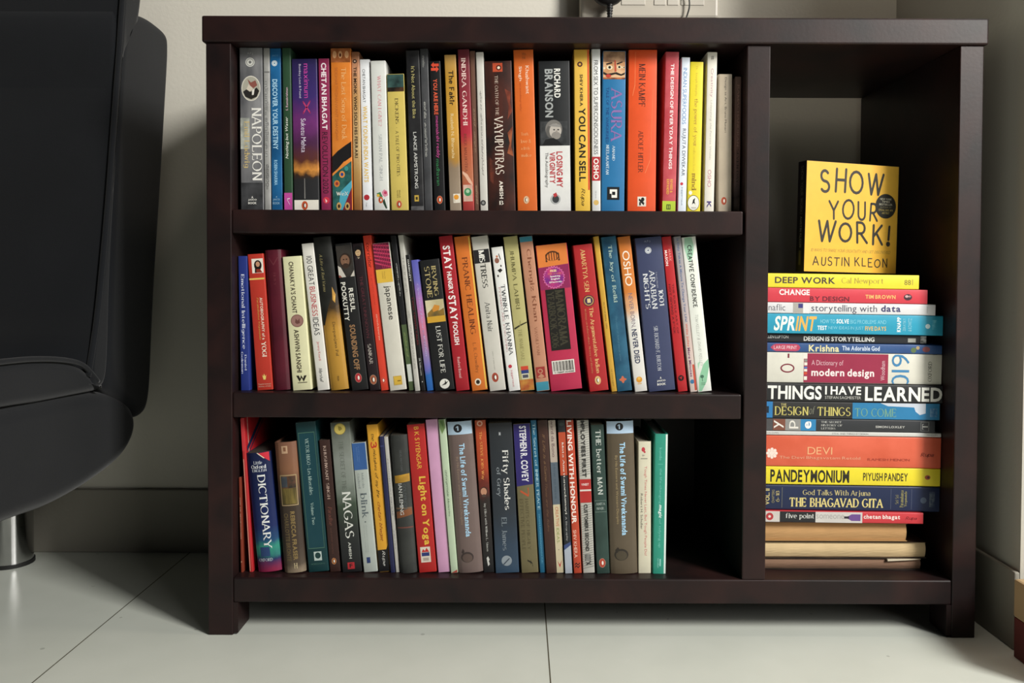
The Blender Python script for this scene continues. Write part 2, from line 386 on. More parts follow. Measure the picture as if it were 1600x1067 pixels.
def lay_text(s, font):
    if font in 'sbxl': return sans_text(s, font)
    if font == 'i':
        V, Fc = sans_text(s, 's'); return [(x + .2 * y, y) for x, y in V], Fc
    if font == 'j':
        V, Fc = sans_text(s, 'b'); return [(x + .22 * y, y) for x, y in V], Fc
    if font == 'r': return pen_text(s)
    if font == 'R': return pen_text(s, .23, .09, .15, .18)
    if font == 'q':
        V, Fc = pen_text(s, .13, .05, .09); return [(x + .25 * y, y) for x, y in V], Fc
    if font == 'h': return pen_text(s, .13, .13, 0, .2, .05, len(s))
    if font == 'K': return pen_text(s, .14, .14, 0, .3, .07, len(s))
    if font == 'H': return pen_text(s, .2, .2, 0, .24, .06, len(s))
    if font == 'w':
        V, Fc = pen_text(s, .11, .11, 0, .1, .06, len(s)); return [(x + .3 * y, y) for x, y in V], Fc
# ------------------------------------------------------------------ books
def t(s, u0, u1, v0, v1, col, font='s', part='title', d=1): return ('t', s, u0, u1, v0, v1, col, font, part, d)
def tu(s, u0, u1, v0, v1, col, font='s', part='title'): return t(s, u0, u1, v0, v1, col, font, part, -1)
def th(s, u0, u1, v0, v1, col, font='s', part='title'): return t(s, u0, u1, v0, v1, col, font, part, 0)
def r(u0, u1, v0, v1, col, part='art'): return ('r', u0, u1, v0, v1, col, part)
def e(u, v, ru, col, asp=1.0, part='emblem'): return ('e', u, v, ru, asp, col, part)
def p(pts, col, part='art'): return ('p', pts, col, part)
def bird(u, v, ru, rim='#c4522c', ink='#2a2420'):
    """Oval publisher's mark with a small white-fronted bird."""
    return [e(u, v, ru * 1.05, '#d8c0a8', 1.42), e(u, v, ru, rim, 1.45), e(u - ru * .05, v, ru * .42, ink, 1.9), e(u + ru * .1, v, ru * .3, '#f2ebe0', 2.2)]
def seal(u, v, ru, c1, c2):
    return [e(u, v, ru, c1), e(u, v, ru * .8, c2), e(u, v, ru * .68, c1), e(u, v, ru * .3, c2)]
def face(u, v, ru, skin, hair, cloth, asp=1.25):
    return [e(u, v, ru * 1.35, hair, asp, 'art'), e(u, v, ru, skin, asp, 'art')], cloth
PARTS = {'title': 'title_lettering', 'author': 'author_lettering', 'note': 'small_lettering', 'art': 'cover_print', 'emblem': 'emblem_print'}
INKROUGH = .4
def matof(c, h=.2):
    if isinstance(c, tuple):
        if c[0] == 'm': return mottle(*c[1:])
        if c[0] == 'z': return ramp_z(c[1], h)
    return paper(c)
def spine_y(u, rnd): return -rnd * (1 - (2 * u - 1) ** 2)
def build_book(root, w, h, D, vt, vb, cover, decals, kind='pb', rnd=0.0, page='#d8cdb0', side=None):
    """Cover, pages and printing of one standing book; spine at y = 0, its left lower corner at the root."""
    th_ = .0005 if kind == 'pb' else .0024
    th_ = min(th_, w * .2)
    n = 12 if rnd else 2
    cr = min(.0012, w * .18) if kind == 'pb' else min(.0022, w * .2)
    def prof(off):
        q = [(off, D)]
        c = max(cr - off, .0001)
        for k in range(4):
            a = math.pi / 2 * k / 3; q.append((off + c - c * math.cos(a), off + c - c * math.sin(a)))
        for k in range(1, n):
            x = off + c + (w - 2 * off - 2 * c) * k / n; q.append((x, off + spine_y(x / w, rnd)))
        for k in range(4):
            a = math.pi / 2 * (1 - k / 3); q.append((w - off - c + c * math.cos(a), off + c - c * math.sin(a)))
        q.append((w - off, D)); return q
    A, B = prof(0), prof(th_); k = len(A)
    V = [(x, y, 0) for x, y in A] + [(x, y, h) for x, y in A] + [(x, y, 0) for x, y in B] + [(x, y, h) for x, y in B]
    Fc = []
    for i in range(k - 1):
        Fc.append((i, i + 1, k + i + 1, k + i)); Fc.append((2 * k + i + 1, 2 * k + i, 3 * k + i, 3 * k + i + 1))
        Fc.append((i + 1, i, 2 * k + i, 2 * k + i + 1)); Fc.append((k + i, k + i + 1, 3 * k + i + 1, 3 * k + i))
    Fc.append((0, k, 3 * k, 2 * k)); Fc.append((k - 1, 3 * k - 1, 4 * k - 1, 2 * k - 1)[::-1])
    me = mesh('cover', V, Fc)
    o = link('cover', me, matof(cover, h), root)
    if side:                                     # boards in another colour than the spine
        me.materials.append(matof(side, h))
        for f in me.polygons:
            if abs(f.normal.x) > .9 and f.center.y > .004: f.material_index = 1
    for f in me.polygons:
        if abs(f.normal.z) < .5: f.use_smooth = True
    me.set_sharp_from_angle(angle=R(40))
    g = .0006; ins = .0004 if kind == 'pb' else .003
    y0 = th_ + g + (0 if rnd == 0 else 0)
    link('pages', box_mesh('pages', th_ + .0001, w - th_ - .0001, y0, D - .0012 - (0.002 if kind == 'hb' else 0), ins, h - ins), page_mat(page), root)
    # printing: one object per run of lettering or picture, on the cover
    Z = lambda v: (vb - v) / (vb - vt) * h
    items = []
    for i, dc in enumerate(decals):
        verts, faces = [], []
        if dc[0] == 't':
            _, s, u0, u1, v0, v1, col, font, part, d = dc
            TV, TF = lay_text(s, font)
            if not TV: continue
            ax = min(q[0] for q in TV); bx = max(q[0] for q in TV); ay = min(q[1] for q in TV); by = max(q[1] for q in TV)
            for (x, y) in TV:
                tx = (x - ax) / ((bx - ax) or 1); ty = (y - ay) / ((by - ay) or 1)
                if d == 1: U = u0 + ty * (u1 - u0); z = Z(v0) + tx * (Z(v1) - Z(v0))
                elif d == -1: U = u1 - ty * (u1 - u0); z = Z(v1) + tx * (Z(v0) - Z(v1))
                else: U = u0 + tx * (u1 - u0); z = Z(v1) + ty * (Z(v0) - Z(v1))
                verts.append((U, z))
            faces = TF
        elif dc[0] == 'r':
            _, u0, u1, v0, v1, col, part = dc
            verts = [(u0, Z(v1)), (u1, Z(v1)), (u1, Z(v0)), (u0, Z(v0))]; faces = [(0, 1, 2, 3)]
        elif dc[0] == 'e':
            _, u, v, ru, asp, col, part = dc
            for j in range(24):
                a = 2 * math.pi * j / 24; verts.append((u + ru * math.cos(a), Z(v) + ru * w * asp * math.sin(a)))
            faces = [tuple(range(24))]
        elif dc[0] == 'p':
            _, pts, col, part = dc
            verts = [(u, Z(v)) for u, v in pts]; faces = [tuple(range(len(pts)))]
        verts = [(min(max(U, .02), .98), min(max(z, .0002), h - .0002)) for U, z in verts]
        bb = (min(q[0] for q in verts) * w, max(q[0] for q in verts) * w, min(q[1] for q in verts), max(q[1] for q in verts))
        items.append([part, verts, faces, matof(col, h), .00004 + .000014 * i, bb])
    # marks that touch each other belong to one picture
    grp = list(range(len(items)))
    def find(a):
        while grp[a] != a: a = grp[a]
        return a
    for i in range(len(items)):
        for j in range(i):
            if items[i][0] != items[j][0]: continue
            A_, B_ = items[i][5], items[j][5]
            near = A_[0] < B_[1] + .001 and B_[0] < A_[1] + .001 and A_[2] < B_[3] + .001 and B_[2] < A_[3] + .001
            if near or (items[i][0] in ('note', 'author') and max(A_[0] - B_[1], B_[0] - A_[1], A_[2] - B_[3], B_[2] - A_[3]) < .003): grp[find(i)] = find(j)
    clusters = {}
    for i, it in enumerate(items): clusters.setdefault(find(i), []).append(it)
    for its in clusters.values():
        bm = bmesh.new(); MS = []
        for part, verts, faces, mk, eps, bb in its:
            if mk not in MS: MS.append(mk)
            lay = {}
            for fi, f in enumerate(faces):
                for q in f: lay[q] = (fi % 6) * 2.2e-6 if len(its) and part in ('title', 'author') else 0
            vv = [bm.verts.new((U, -eps - lay.get(k, 0), z)) for k, (U, z) in enumerate(verts)]
            for f in faces:
                if len(set(f)) < 3: continue
                try: bm.faces.new([vv[q] for q in f]).material_index = MS.index(mk)
                except ValueError: pass
        if rnd:
            for k in range(1, 16):
                bmesh.ops.bisect_plane(bm, geom=bm.verts[:] + bm.edges[:] + bm.faces[:], plane_co=(k / 16, 0, 0), plane_no=(1, 0, 0), dist=1e-5)
        for v in bm.verts:
            U = v.co.x; v.co = Vector((U * w, spine_y(U, rnd) + v.co.y - (.0001 if rnd else 0), v.co.z))
        nm = PARTS[its[0][0]]; me = bpy.data.meshes.new(nm); bm.to_mesh(me); bm.free()
        for m in MS: me.materials.append(m)
        q = bpy.data.objects.new(nm, me); COL.objects.link(q); q.parent = o
    return root

W_ = '#ecebe4'; K_ = '#17171a'
# every shelf: crop origin and scale of the measured spine corners
def shelf(items, ox, oy, s):
    return [dict(TL=ox + i[1] / s, TR=ox + i[2] / s, top=oy + i[3] / s, BL=ox + i[4] / s, BR=ox + i[5] / s, bot=oy + i[6] / s,
                 label=i[0], cover=i[7], dec=[q for d in i[8] for q in (d if isinstance(d, list) else [d])], vt=i[3], vb=i[6], **(i[9] if len(i) > 9 else {})) for i in items]
RUPA = lambda u0, u1, v0, v1, c: t('Rupa', u0, u1, v0, v1, c, 'w', 'note')

TOP = shelf([
 ("thick grey book with an oval battle portrait and large white serif capitals", 50, 190, 40, 65, 195, 1005, ('m', '#55565a', '#8a8a8c', 26, (1, 1, .35)), [
   r(.02, .98, 840, 1005, ('m', '#2c2d2f', '#4a4b4e', 40)), th('A.P.J.', .35, .62, 66, 82, '#a8a8a6', 's', 'note'),
   seal(.47, 125, .2, '#d0d0ca', '#6a6a6a'), e(.5, 280, .42, '#d8d4c8', 1.32, 'art'), e(.5, 280, .385, '#a9a698', 1.33, 'art'),
   p([(.15, 300), (.3, 285), (.5, 300), (.75, 275), (.86, 295), (.75, 330), (.5, 345), (.25, 330)], '#2a2826'), p([(.3, 285), (.4, 255), (.6, 250), (.58, 285), (.45, 300)], '#cfc4b4'),
   p([(.35, 225), (.5, 245), (.7, 232), (.78, 262), (.6, 280), (.45, 262)], '#8a5248'), p([(.55, 290), (.66, 283), (.62, 318), (.54, 320)], '#e4e0d8'),
   r(.02, .42, 455, 640, ('m', '#8f938c', '#c9cbc0', 60)),
   t('NAPOLEON', .52, .95, 395, 828, '#eceae4', 'r'), t('Emil Ludwig', .13, .42, 475, 752, '#c8b27c', 'r', 'author'),
   th('A', .47, .55, 920, 934, W_, 'b', 'note'), th('JAICO', .33, .7, 937, 949, W_, 'b', 'note'), th('BOOK', .33, .7, 955, 968, W_, 'b', 'note')]),
 ("thin silver-grey booklet between a thick grey book and a blue paperback", 195, 231, 52, 203, 240, 1005, ('m', '#8d8d8b', '#aeaeac', 30), [
   r(.02, .98, 188, 196, '#6c6c6c'), t('സ്വന്തം ജീവിതകഥ', .2, .8, 245, 690, '#6a6a6c', 's'), t('മലയാളം', .2, .75, 735, 880, '#4c4c4e', 's', 'author')]),
 ("blue paperback with pale condensed capitals and a round white seal", 233, 300, 45, 247, 310, 1010, ('m', '#15507f', '#1f6aa2', 18), [
   th('JAICO', .2, .78, 82, 95, '#5f93bc', 's', 'note'), seal(.42, 133, .26, '#dfe8ec', '#6f9dbc'), t('DISCOVER YOUR DESTINY', .2, .66, 228, 645, '#a9d3ea', 'b'),
   t('ROBIN SHARMA', .26, .58, 708, 858, '#8fc2e2', 'b', 'author'), th('A', .4, .52, 922, 933, '#9cc4de', 's', 'note'), th('JAICO', .12, .75, 938, 952, '#9cc4de', 's', 'note'), th('BOOK', .12, .75, 958, 972, '#9cc4de', 's', 'note')]),
 ("dark green paperback with a magenta foot and upward-running white title", 308, 356, 50, 320, 372, 1010, '#2c4a34', [
   r(.02, .98, 905, 1008, '#c24b9e'), tu('Nothing but Water', .25, .68, 455, 702, '#e6e8df', 'i'), tu('S. Ramakrishnan', .36, .62, 282, 418, '#e0b8cc', 's', 'author'),
   t('V', .3, .7, 935, 978, '#e6c8dc', 'w', 'emblem')], dict(page='#8f9a8c')),
 ("thick paperback with a purple sunset sky on its spine and white foot", 362, 515, 122, 380, 528, 1010,
   ('z', ((0, '#2a2350'), (.25, '#3a2a6a'), (.42, '#6e2f70'), (.55, '#4a2648'), (.66, '#5a3028'), (.73, '#d08a3a'), (.77, '#3a2a22'), (.8, '#2a2a2c'), (1, '#2c2d30'))), [
   r(.02, .98, 948, 1008, '#eae6da'), t('maximum', .48, .68, 150, 350, '#c4409e', 's'), t('Bombay Lost & Found', .26, .37, 152, 350, '#c8c0d8', 's', 'note'),
   t('X', .42, .72, 365, 445, '#c03a6c', 'h', 'note'), t('Suketu Mehta', .33, .52, 470, 668, '#d8cfe0', 's', 'author'),
   p([(.43, 820), (.45, 820), (.46, 940), (.42, 940)], '#8a8884'), bird(.43, 980, .12)]),
 ("maroon-pink paperback with large white author name beside the purple sunset spine", 522, 588, 120, 540, 605, 1012, '#8e2a52', [
   t('CHETAN BHAGAT', .25, .72, 145, 535, '#f0e6ea', 'b', 'author'), t('REVOLUTION 2020', .22, .72, 550, 910, '#2c1a26', 's'), e(.5, 950, .3, '#d0344a'), p([(.4, 940), (.6, 955), (.45, 965)], '#f0d0d0', 'emblem')]),
 ("thick orange paperback with peacock-feather art at the foot of its spine", 595, 716, 45, 608, 727, 1012, ('m', '#d4761f', '#dd8430', 40), [
   r(.02, .98, 45, 128, ('m', '#8a4d22', '#b4683a', 90)), e(.2, 82, .1, '#d8a070', 1.8, 'art'), e(.48, 82, .1, '#d8a070', 1.8, 'art'), e(.8, 82, .1, '#d8a070', 1.8, 'art'), e(.48, 85, .05, '#5a2c18', 1.8, 'art'),
   t('The Last Song of Dusk', .46, .76, 160, 588, '#e9b071', 'r'), t('SIDDHARTH DHANVANT SHANGHVI', .2, .34, 158, 590, '#b4622a', 's', 'author'),
   p([(.02, 690), (.3, 655), (.7, 620), (.98, 598), (.98, 690), (.62, 720), (.3, 760), (.02, 790)], '#1c1a1c'), p([(.02, 790), (.3, 760), (.62, 716), (.7, 740), (.3, 778), (.02, 805)], '#d8822f'),
   p([(.02, 805), (.35, 770), (.98, 715), (.98, 1010), (.02, 1010)], ('m', '#1f4a48', '#2f6a66', 90)),
   e(.5, 795, .14, '#d8893a', 1.2, 'art'), e(.5, 795, .07, '#23408a', 1.2, 'art'), e(.24, 850, .14, '#c8752f', 1.2, 'art'), e(.24, 850, .07, '#8a3030', 1.2, 'art'), e(.72, 760, .1, '#3a8a84', 1.2, 'art'),
   p([(.3, 1010), (.4, 900), (.98, 830), (.98, 870), (.5, 1010)], '#4aa6be'), p([(.5, 1010), (.98, 872), (.98, 1010)], '#7a2230'),
   e(.33, 985, .12, '#c8a060', 1.6, 'art'), e(.33, 985, .06, '#3a2a20', 1.6, 'art'), e(.75, 985, .12, '#c8a060', 1.6, 'art'), e(.75, 985, .06, '#3a2a20', 1.6, 'art'), th('WeX', .2, .8, 898, 922, '#e6e2d8', 'r', 'note')]),
 ("worn tan and brown paperback with dark capitals beside the peacock-feather spine", 718, 766, 80, 735, 780, 1012,
   ('z', ((0, '#8a5a3c'), (.1, '#c08a68'), (.3, '#b98e58'), (.6, '#c4a878'), (.75, '#b08a50'), (1, '#8a5a30'))), [
   e(.45, 135, .26, '#2a2220'), e(.45, 135, .12, '#c8a890'), t('THE MONK WHO SOLD HIS FERRARI', .26, .66, 168, 700, '#2a1c14', 'b')]),
 ("white paperback with golden-yellow title and red dot at its foot", 768, 829, 125, 788, 848, 1015, '#e6e8ec', [
   t('CHETAN BHAGAT', .26, .52, 182, 378, '#2a2a30', 's', 'author'), t('WHAT YOUNG INDIA WANTS', .22, .66, 398, 845, '#dfb85c', 'b'), e(.42, 935, .28, '#b02a34'), t('Rupa', .3, .45, 965, 990, '#8a8a90', 'w', 'note')]),
 ("white paperback with a small flower picture at the foot of its spine", 832, 924, 133, 857, 944, 1016, '#d6d8d4', [
   t('WHAT CAN I GIVE?', .42, .66, 220, 518, '#cf8a92', 'r'), t('SRIJAN PAL SINGH', .42, .64, 565, 838, '#a4a8aa', 'r', 'author'),
   p([(.55, 905), (.7, 890), (.9, 900), (.95, 925), (.75, 935), (.6, 925)], '#d88aa0'), p([(.2, 912), (.45, 905), (.6, 935), (.3, 935)], '#3f7a4c'), p([(.55, 960), (.7, 945), (.88, 1000), (.8, 1005)], '#2c4434'),
   e(.78, 910, .1, '#c03a60', 1, 'art'), e(.3, 925, .1, '#d8b040', 1, 'art'), bird(.46, 952, .15)]),
 ("short yellow classic paperback with a dark teal painting at its top", 930, 1032, 212, 958, 1062, 1017, '#ccb75c', [
   r(.02, .98, 214, 315, ('m', '#1c2c2c', '#3a5a56', 60)), r(.02, .98, 290, 315, ('m', '#1a1612', '#4a3222', 90)),
   t('DICKENS', .42, .62, 355, 505, '#54482a', 'r', 'author'), t('·  A TALE OF TWO CITIES', .4, .58, 525, 812, '#5c5030', 'r'),
   t('PENGUIN', .48, .55, 895, 940, '#5a4c28', 's', 'note'), t('CLASSICS', .36, .44, 895, 940, '#5a4c28', 's', 'note'), bird(.46, 978, .15)]),
], 360, 60, 3.811) + shelf([
 ("black paperback with a pale yellow title and white author name, worn foot", 52, 133, 72, 85, 163, 1018, ('m', '#1c1c1e', '#303032', 40), [
   t("It's Not About the Bike", .36, .62, 165, 470, '#b4aa6c', 's'), t('LANCE ARMSTRONG', .36, .6, 552, 885, '#d8d8d4', 's', 'author'), r(.3, .62, 925, 962, '#c0a040', 'emblem'), r(.38, .54, 935, 952, '#3a3420', 'emblem'), r(.02, .98, 990, 1017, ('m', '#48484a', '#6a6a6c', 90))]),
 ("thin dark grey book with curly pale lettering from top to foot", 136, 184, 60, 165, 213, 1018, ('m', '#3a3b3e', '#4c4d50', 30), [
   t('ബാല്യം', .3, .58, 100, 168, '#a8a8a4', 's', 'note'), t('ഓർമ്മ · കാലത്തിന്റെ', .3, .62, 372, 695, '#b8b8b2', 's')]),
 ("black paperback with a red arrow mark and red, pink and green lettering", 193, 258, 135, 222, 291, 1020, '#18181a', [
   p([(.15, 158), (.4, 140), (.4, 150), (.85, 150), (.85, 166), (.4, 166), (.4, 176)], '#d84a30', 'emblem'), p([(.85, 183), (.6, 165), (.6, 175), (.15, 175), (.15, 191), (.6, 191), (.6, 201)], '#d84a30', 'emblem'),
   t('YOU ARE HERE', .3, .66, 240, 450, '#d85838', 'b'), t('meenakshi reddy', .32, .68, 458, 705, '#c04a90', 's', 'author'), t('madhavan', .32, .62, 712, 868, '#2f7a4a', 's', 'author'), bird(.52, 953, .24)], dict(page='#a8a294')),
 ("golden mottled paperback with a black brush-script title, pebbled foot", 280, 352, 98, 317, 383, 1020, ('z', ((0, '#b08a4a'), (.15, '#b98a2c'), (.5, '#c8963a'), (.66, '#a87c34'), (.72, '#8a7864'), (1, '#9a8a78'))), [
   t('The Fakir', .3, .78, 190, 395, '#2c2012', 'H'), t('Ruzbeh N. Bharucha', .36, .62, 445, 708, '#e2cfa2', 's', 'author'), r(.35, .95, 918, 972, '#e4dccb', 'emblem'), e(.6, 938, .22, '#e0972c', 1), t('Fingerprint', .4, .52, 945, 968, '#8a6a4a', 's', 'note')]),
 ("maroon and red paperback with large white serif capitals and green badge", 360, 432, 65, 395, 460, 1018, ('z', ((0, '#6a2a34'), (.3, '#8a2c38'), (.52, '#b02a3c'), (.6, '#b4583a'), (.8, '#b06a4a'), (.9, '#b8423a'), (1, '#9a3434'))), [
   t('INDIRA GANDHI', .28, .66, 115, 512, '#e8ccc4', 'r'), t('INDER MALHOTRA', .3, .54, 560, 785, '#7a3a2c', 'r', 'author'), p([(.08, 780), (.5, 800), (.9, 850), (.95, 868), (.6, 850), (.3, 815), (.08, 795)], '#dcae94'),
   r(.1, .9, 862, 960, ('m', '#d8c0b0', '#c89a88', 60)), e(.48, 905, .32, '#3f8a5a', 1.1), e(.48, 900, .16, '#a8c8a8', 1)]),
 ("very thin brown book between a maroon spine and a white one", 433, 466, 75, 463, 497, 1018, '#6a4a3c', [
   t('കഥകൾ · ചെറുകഥ', .3, .68, 412, 668, '#a48a70', 's'), t('എഴുത്തുകാരൻ', .3, .65, 862, 975, '#c0a888', 's', 'author')]),
 ("thin white book with black curly lettering and a dark round mark", 468, 517, 82, 498, 541, 1020, '#c9c6bf', [
   t('എന്റെ കഥ · എന്റെ ലോകം ഓർമ്മക്കുറിപ്പുകൾ', .34, .66, 310, 810, '#3c3a38', 's'), e(.42, 970, .34, '#38383a', 1.05), e(.42, 970, .18, '#8a8a88', 1.05)]),
 ("thick dark brown book with smoky red texture and an orange square mark", 520, 684, 135, 548, 707, 1022, ('m', '#1d1716', '#4a241c', 34, (1, 1, .5)), [
   r(.3, .66, 146, 198, '#b8492a', 'emblem'), e(.52, 174, .1, '#5a2418'), e(.52, 174, .05, '#e8d8c0'), p([(.72, 300), (.95, 320), (.9, 380), (.98, 430), (.8, 480), (.85, 400)], ('m', '#5a2a20', '#8a4230', 70)),
   p([(.78, 560), (.98, 520), (.9, 640), (.98, 700), (.75, 680), (.85, 620)], ('m', '#6a3022', '#a05a3a', 70)), p([(.1, 700), (.3, 740), (.2, 860), (.08, 840)], ('m', '#3a1e18', '#6a3020', 70)),
   t('THE OATH OF THE', .36, .48, 220, 455, '#b8a496', 'r'), t('VAYUPUTRAS', .3, .62, 460, 805, '#dccfc2', 'r'), t('AMISH', .42, .56, 842, 948, '#e0d6ca', 'b', 'author'), th('B', .4, .56, 960, 985, '#e8e0d4', 'R', 'emblem')]),
 ("thick plain orange paperback with white name near its top, cream pages beside", 692, 813, 60, 720, 836, 1024, '#d3641f', [
   th('PEN', .44, .62, 78, 96, '#8a4a24', 's', 'note'), th('INK', .44, .62, 100, 116, '#8a4a24', 's', 'note'), t('Khushwant', .58, .76, 155, 322, '#f0d8c0', 's', 'author'), t('Singh', .22, .4, 158, 245, '#f0d8c0', 's', 'author'), t('an autobiography', .24, .36, 258, 425, '#b04a18', 'i', 'note'),
   th('Truth,', .28, .66, 552, 572, '#e8a068', 'r'), th('love &', .26, .76, 593, 615, '#e8a068', 'r'), th('a little', .26, .72, 638, 655, '#e8a068', 'r'), th('malice', .26, .78, 678, 698, '#e8a068', 'r'), bird(.46, 955, .13, '#d8b088')], dict(page='#e6dcae')),
 ("thick black and white book with a bearded man's photograph on its spine", 838, 1032, 135, 858, 1036, 1028, '#222426', [
   r(.02, .98, 637, 1026, '#dcdcda'), t('RICHARD', .5, .7, 180, 352, W_, 'b', 'author'), t('BRANSON', .2, .46, 182, 468, '#a0a4a4', 'b', 'author'),
   r(.04, .9, 492, 634, ('m', '#4a4c4e', '#242628', 40)), e(.47, 538, .27, '#75726e', 1.1, 'art'), e(.38, 552, .16, '#5c5a57', 1.3, 'art'), e(.52, 550, .19, '#b5aea6', 1.25, 'art'), e(.54, 576, .15, '#8a857f', .8, 'art'), e(.48, 542, .03, '#3a3836', .8, 'art'), e(.61, 542, .03, '#3a3836', .8, 'art'), e(.56, 553, .03, '#968e86', 1.4, 'art'), p([(.3, 520), (.45, 505), (.66, 512), (.7, 528), (.5, 524)], '#8d8a86'), p([(.1, 634), (.2, 600), (.45, 590), (.6, 605), (.75, 634)], '#18191a'),
   t('LOSING MY', .54, .74, 672, 885, '#b43a40', 'b'), t('VIRGINITY', .32, .5, 675, 862, '#b43a40', 'b'), t('The Autobiography', .16, .28, 678, 885, '#4a4a4a', 's', 'note'), e(.5, 955, .16, '#b0b2b2', 1), e(.5, 955, .11, '#3a3c3e', 1.1), p([(.42, 925), (.52, 915), (.56, 935), (.46, 945)], '#b8383c', 'emblem')]),
], 620, 60, 3.811) + shelf([
 ("yellow paperback with bold black capitals and an orange edge", 25, 118, 63, 33, 124, 1030, ('z', ((0, '#d8a83c'), (.12, '#e3b74c'), (1, '#e2b83e'))), [
   r(.86, .97, 63, 900, '#d8502e'), e(.38, 150, .17, '#4a2028'), e(.38, 150, .08, '#d8a83c'), t('SHIV KHERA', .36, .56, 210, 400, '#2c2418', 'b', 'author'), t('YOU CAN SELL', .28, .72, 410, 850, '#1e1a14', 'b'), RUPA(.35, .66, 890, 995, '#3a2c18')]),
 ("slim white paperback with a red box of white capitals", 130, 183, 62, 133, 184, 1030, '#d8d9d8', [
   t('FROM SEX TO SUPERCONSCIOUSNESS', .26, .72, 128, 688, '#3a3c40', 's'), r(.03, .97, 702, 845, '#b02a30'), t('OSHO', .2, .8, 712, 836, W_, 'b', 'author'), e(.5, 975, .3, '#d8b468', 1), t('full circle', .4, .55, 905, 950, '#a0a0a0', 's', 'note')]),
 ("blue paperback topped by a painted band of moustached faces", 200, 334, 75, 187, 327, 1030, '#2470a4', [
   r(.02, .98, 77, 242, ('m', '#7a5a44', '#a88464', 80)), r(.02, .98, 140, 242, ('m', '#c08a5c', '#d8b088', 70)), e(.3, 172, .13, '#e2d2b0', .75, 'art'), e(.3, 172, .06, '#1c1812', 1, 'art'), e(.72, 170, .1, '#e2d2b0', .75, 'art'), e(.72, 170, .05, '#1c1812', 1, 'art'), e(.9, 172, .06, '#e2d2b0', .75, 'art'), e(.92, 172, .03, '#1c1812', 1, 'art'), e(.06, 178, .06, '#e2d2b0', .75, 'art'),
   p([(.03, 198), (.2, 210), (.42, 205), (.6, 200), (.8, 212), (.98, 200), (.95, 214), (.8, 222), (.55, 212), (.4, 218), (.2, 222), (.03, 212)], '#221a16'), e(.25, 222, .12, '#b83a2c', .6, 'art'), p([(.5, 130), (.56, 130), (.6, 195), (.52, 200)], '#b84a34'), p([(.15, 150), (.4, 140), (.42, 148), (.16, 158)], '#221a16'), p([(.6, 148), (.85, 136), (.86, 143), (.62, 156)], '#221a16'), r(.02, .98, 232, 242, ('m', '#5a3024', '#b86a3a', 120)),
   t('ASURA', .38, .86, 292, 612, '#8a6aa8', 'r'), t('TALE OF THE VANQUISHED', .16, .29, 290, 622, '#1c4a86', 'r'), t('ANAND', .45, .57, 635, 725, '#c8dcea', 'r', 'author'), t('NEELAKANTAN', .18, .31, 632, 808, '#c8dcea', 'r', 'author'),
   r(.25, .78, 882, 958, '#141618', 'emblem'), r(.36, .68, 896, 946, W_, 'emblem'), r(.46, .6, 910, 930, '#141618', 'emblem'), r(.36, .44, 922, 946, '#141618', 'emblem')], dict(page='#b8c8d4')),
 ("thick orange-red book with thin dark serif capitals and creased spine", 352, 521, 65, 342, 513, 1030, '#dc4e1a', [
   t('MEIN KAMPF', .37, .6, 148, 402, '#4a2014', 'r'), t('ADOLF HITLER', .37, .54, 545, 795, '#4a2014', 'r', 'author'), p([(.24, 75), (.25, 75), (.24, 280), (.16, 340), (.15, 335), (.22, 275)], '#e87a48'), p([(.86, 300), (.87, 300), (.8, 720), (.62, 800), (.61, 795), (.79, 715)], '#ea8050'),
   r(.36, .66, 938, 996, '#e2dccf', 'emblem'), p([(.42, 948), (.6, 975), (.58, 990), (.4, 960)], '#1c1a1a', 'emblem'), e(.54, 955, .06, '#1c1a1a', 1.2), r(.42, .48, 970, 990, '#1c1a1a', 'emblem')]),
 ("salmon red book with white capitals and a lime green foot", 571, 653, 80, 550, 631, 1030, ('m', '#b8404a', '#c4525a', 60), [
   r(.02, .98, 965, 1028, '#b4cc34'), t('THE DESIGN OF EVERYDAY THINGS', .42, .66, 150, 775, '#f0dcdc', 'b'), t('REVISED &', .56, .74, 835, 915, '#e0a840', 'b', 'note'), t('EXPANDED', .3, .48, 835, 925, '#e0a840', 'b', 'note'), r(.32, .62, 985, 1015, '#3a4a24', 'emblem'), r(.38, .44, 990, 1010, '#b4cc34', 'emblem'), r(.5, .56, 990, 1010, '#b4cc34', 'emblem')]),
 ("slim pale blue-white paperback with blue and black capitals", 668, 718, 113, 643, 693, 1030, '#dbe4f2', [
   t('INDIAN SUPERFOODS', .24, .7, 175, 508, '#5a86b8', 's'), t('RUJUTA DIWEKAR', .22, .74, 535, 815, '#2c2e3c', 's', 'author'), e(.4, 862, .18, '#c03040'), t('juggernaut', .34, .58, 880, 990, '#6a7a90', 's', 'note')]),
 ("bright yellow book with a white oval mark at its foot beside pale capitals", 720, 798, 140, 700, 777, 1030, '#e2cf22', [
   t('Dr. Joseph Murphy', .38, .58, 165, 345, '#c6a828', 'r', 'author'), t('the power of your', .28, .66, 358, 640, '#bc9a2c', 'R'), t('subconscious', .36, .56, 645, 790, '#d0b428', 'r'), t('mind', .3, .66, 798, 900, '#9a7a24', 'R'),
   e(.47, 975, .46, '#1e1c10', 1.3), e(.47, 975, .43, '#ecebe0', 1.3), e(.22, 915, .13, '#ecebe0', 1.2), p([(.36, 985), (.44, 955), (.6, 945), (.55, 965), (.62, 985), (.5, 975)], '#1e1c18', 'emblem'), th('WISDOM', .3, .66, 1000, 1008, '#4a4a40', 's', 'note')]),
 ("slim cream paperback with pink lowercase author name and purple mark", 820, 881, 82, 800, 858, 1030, '#ded9cd', [
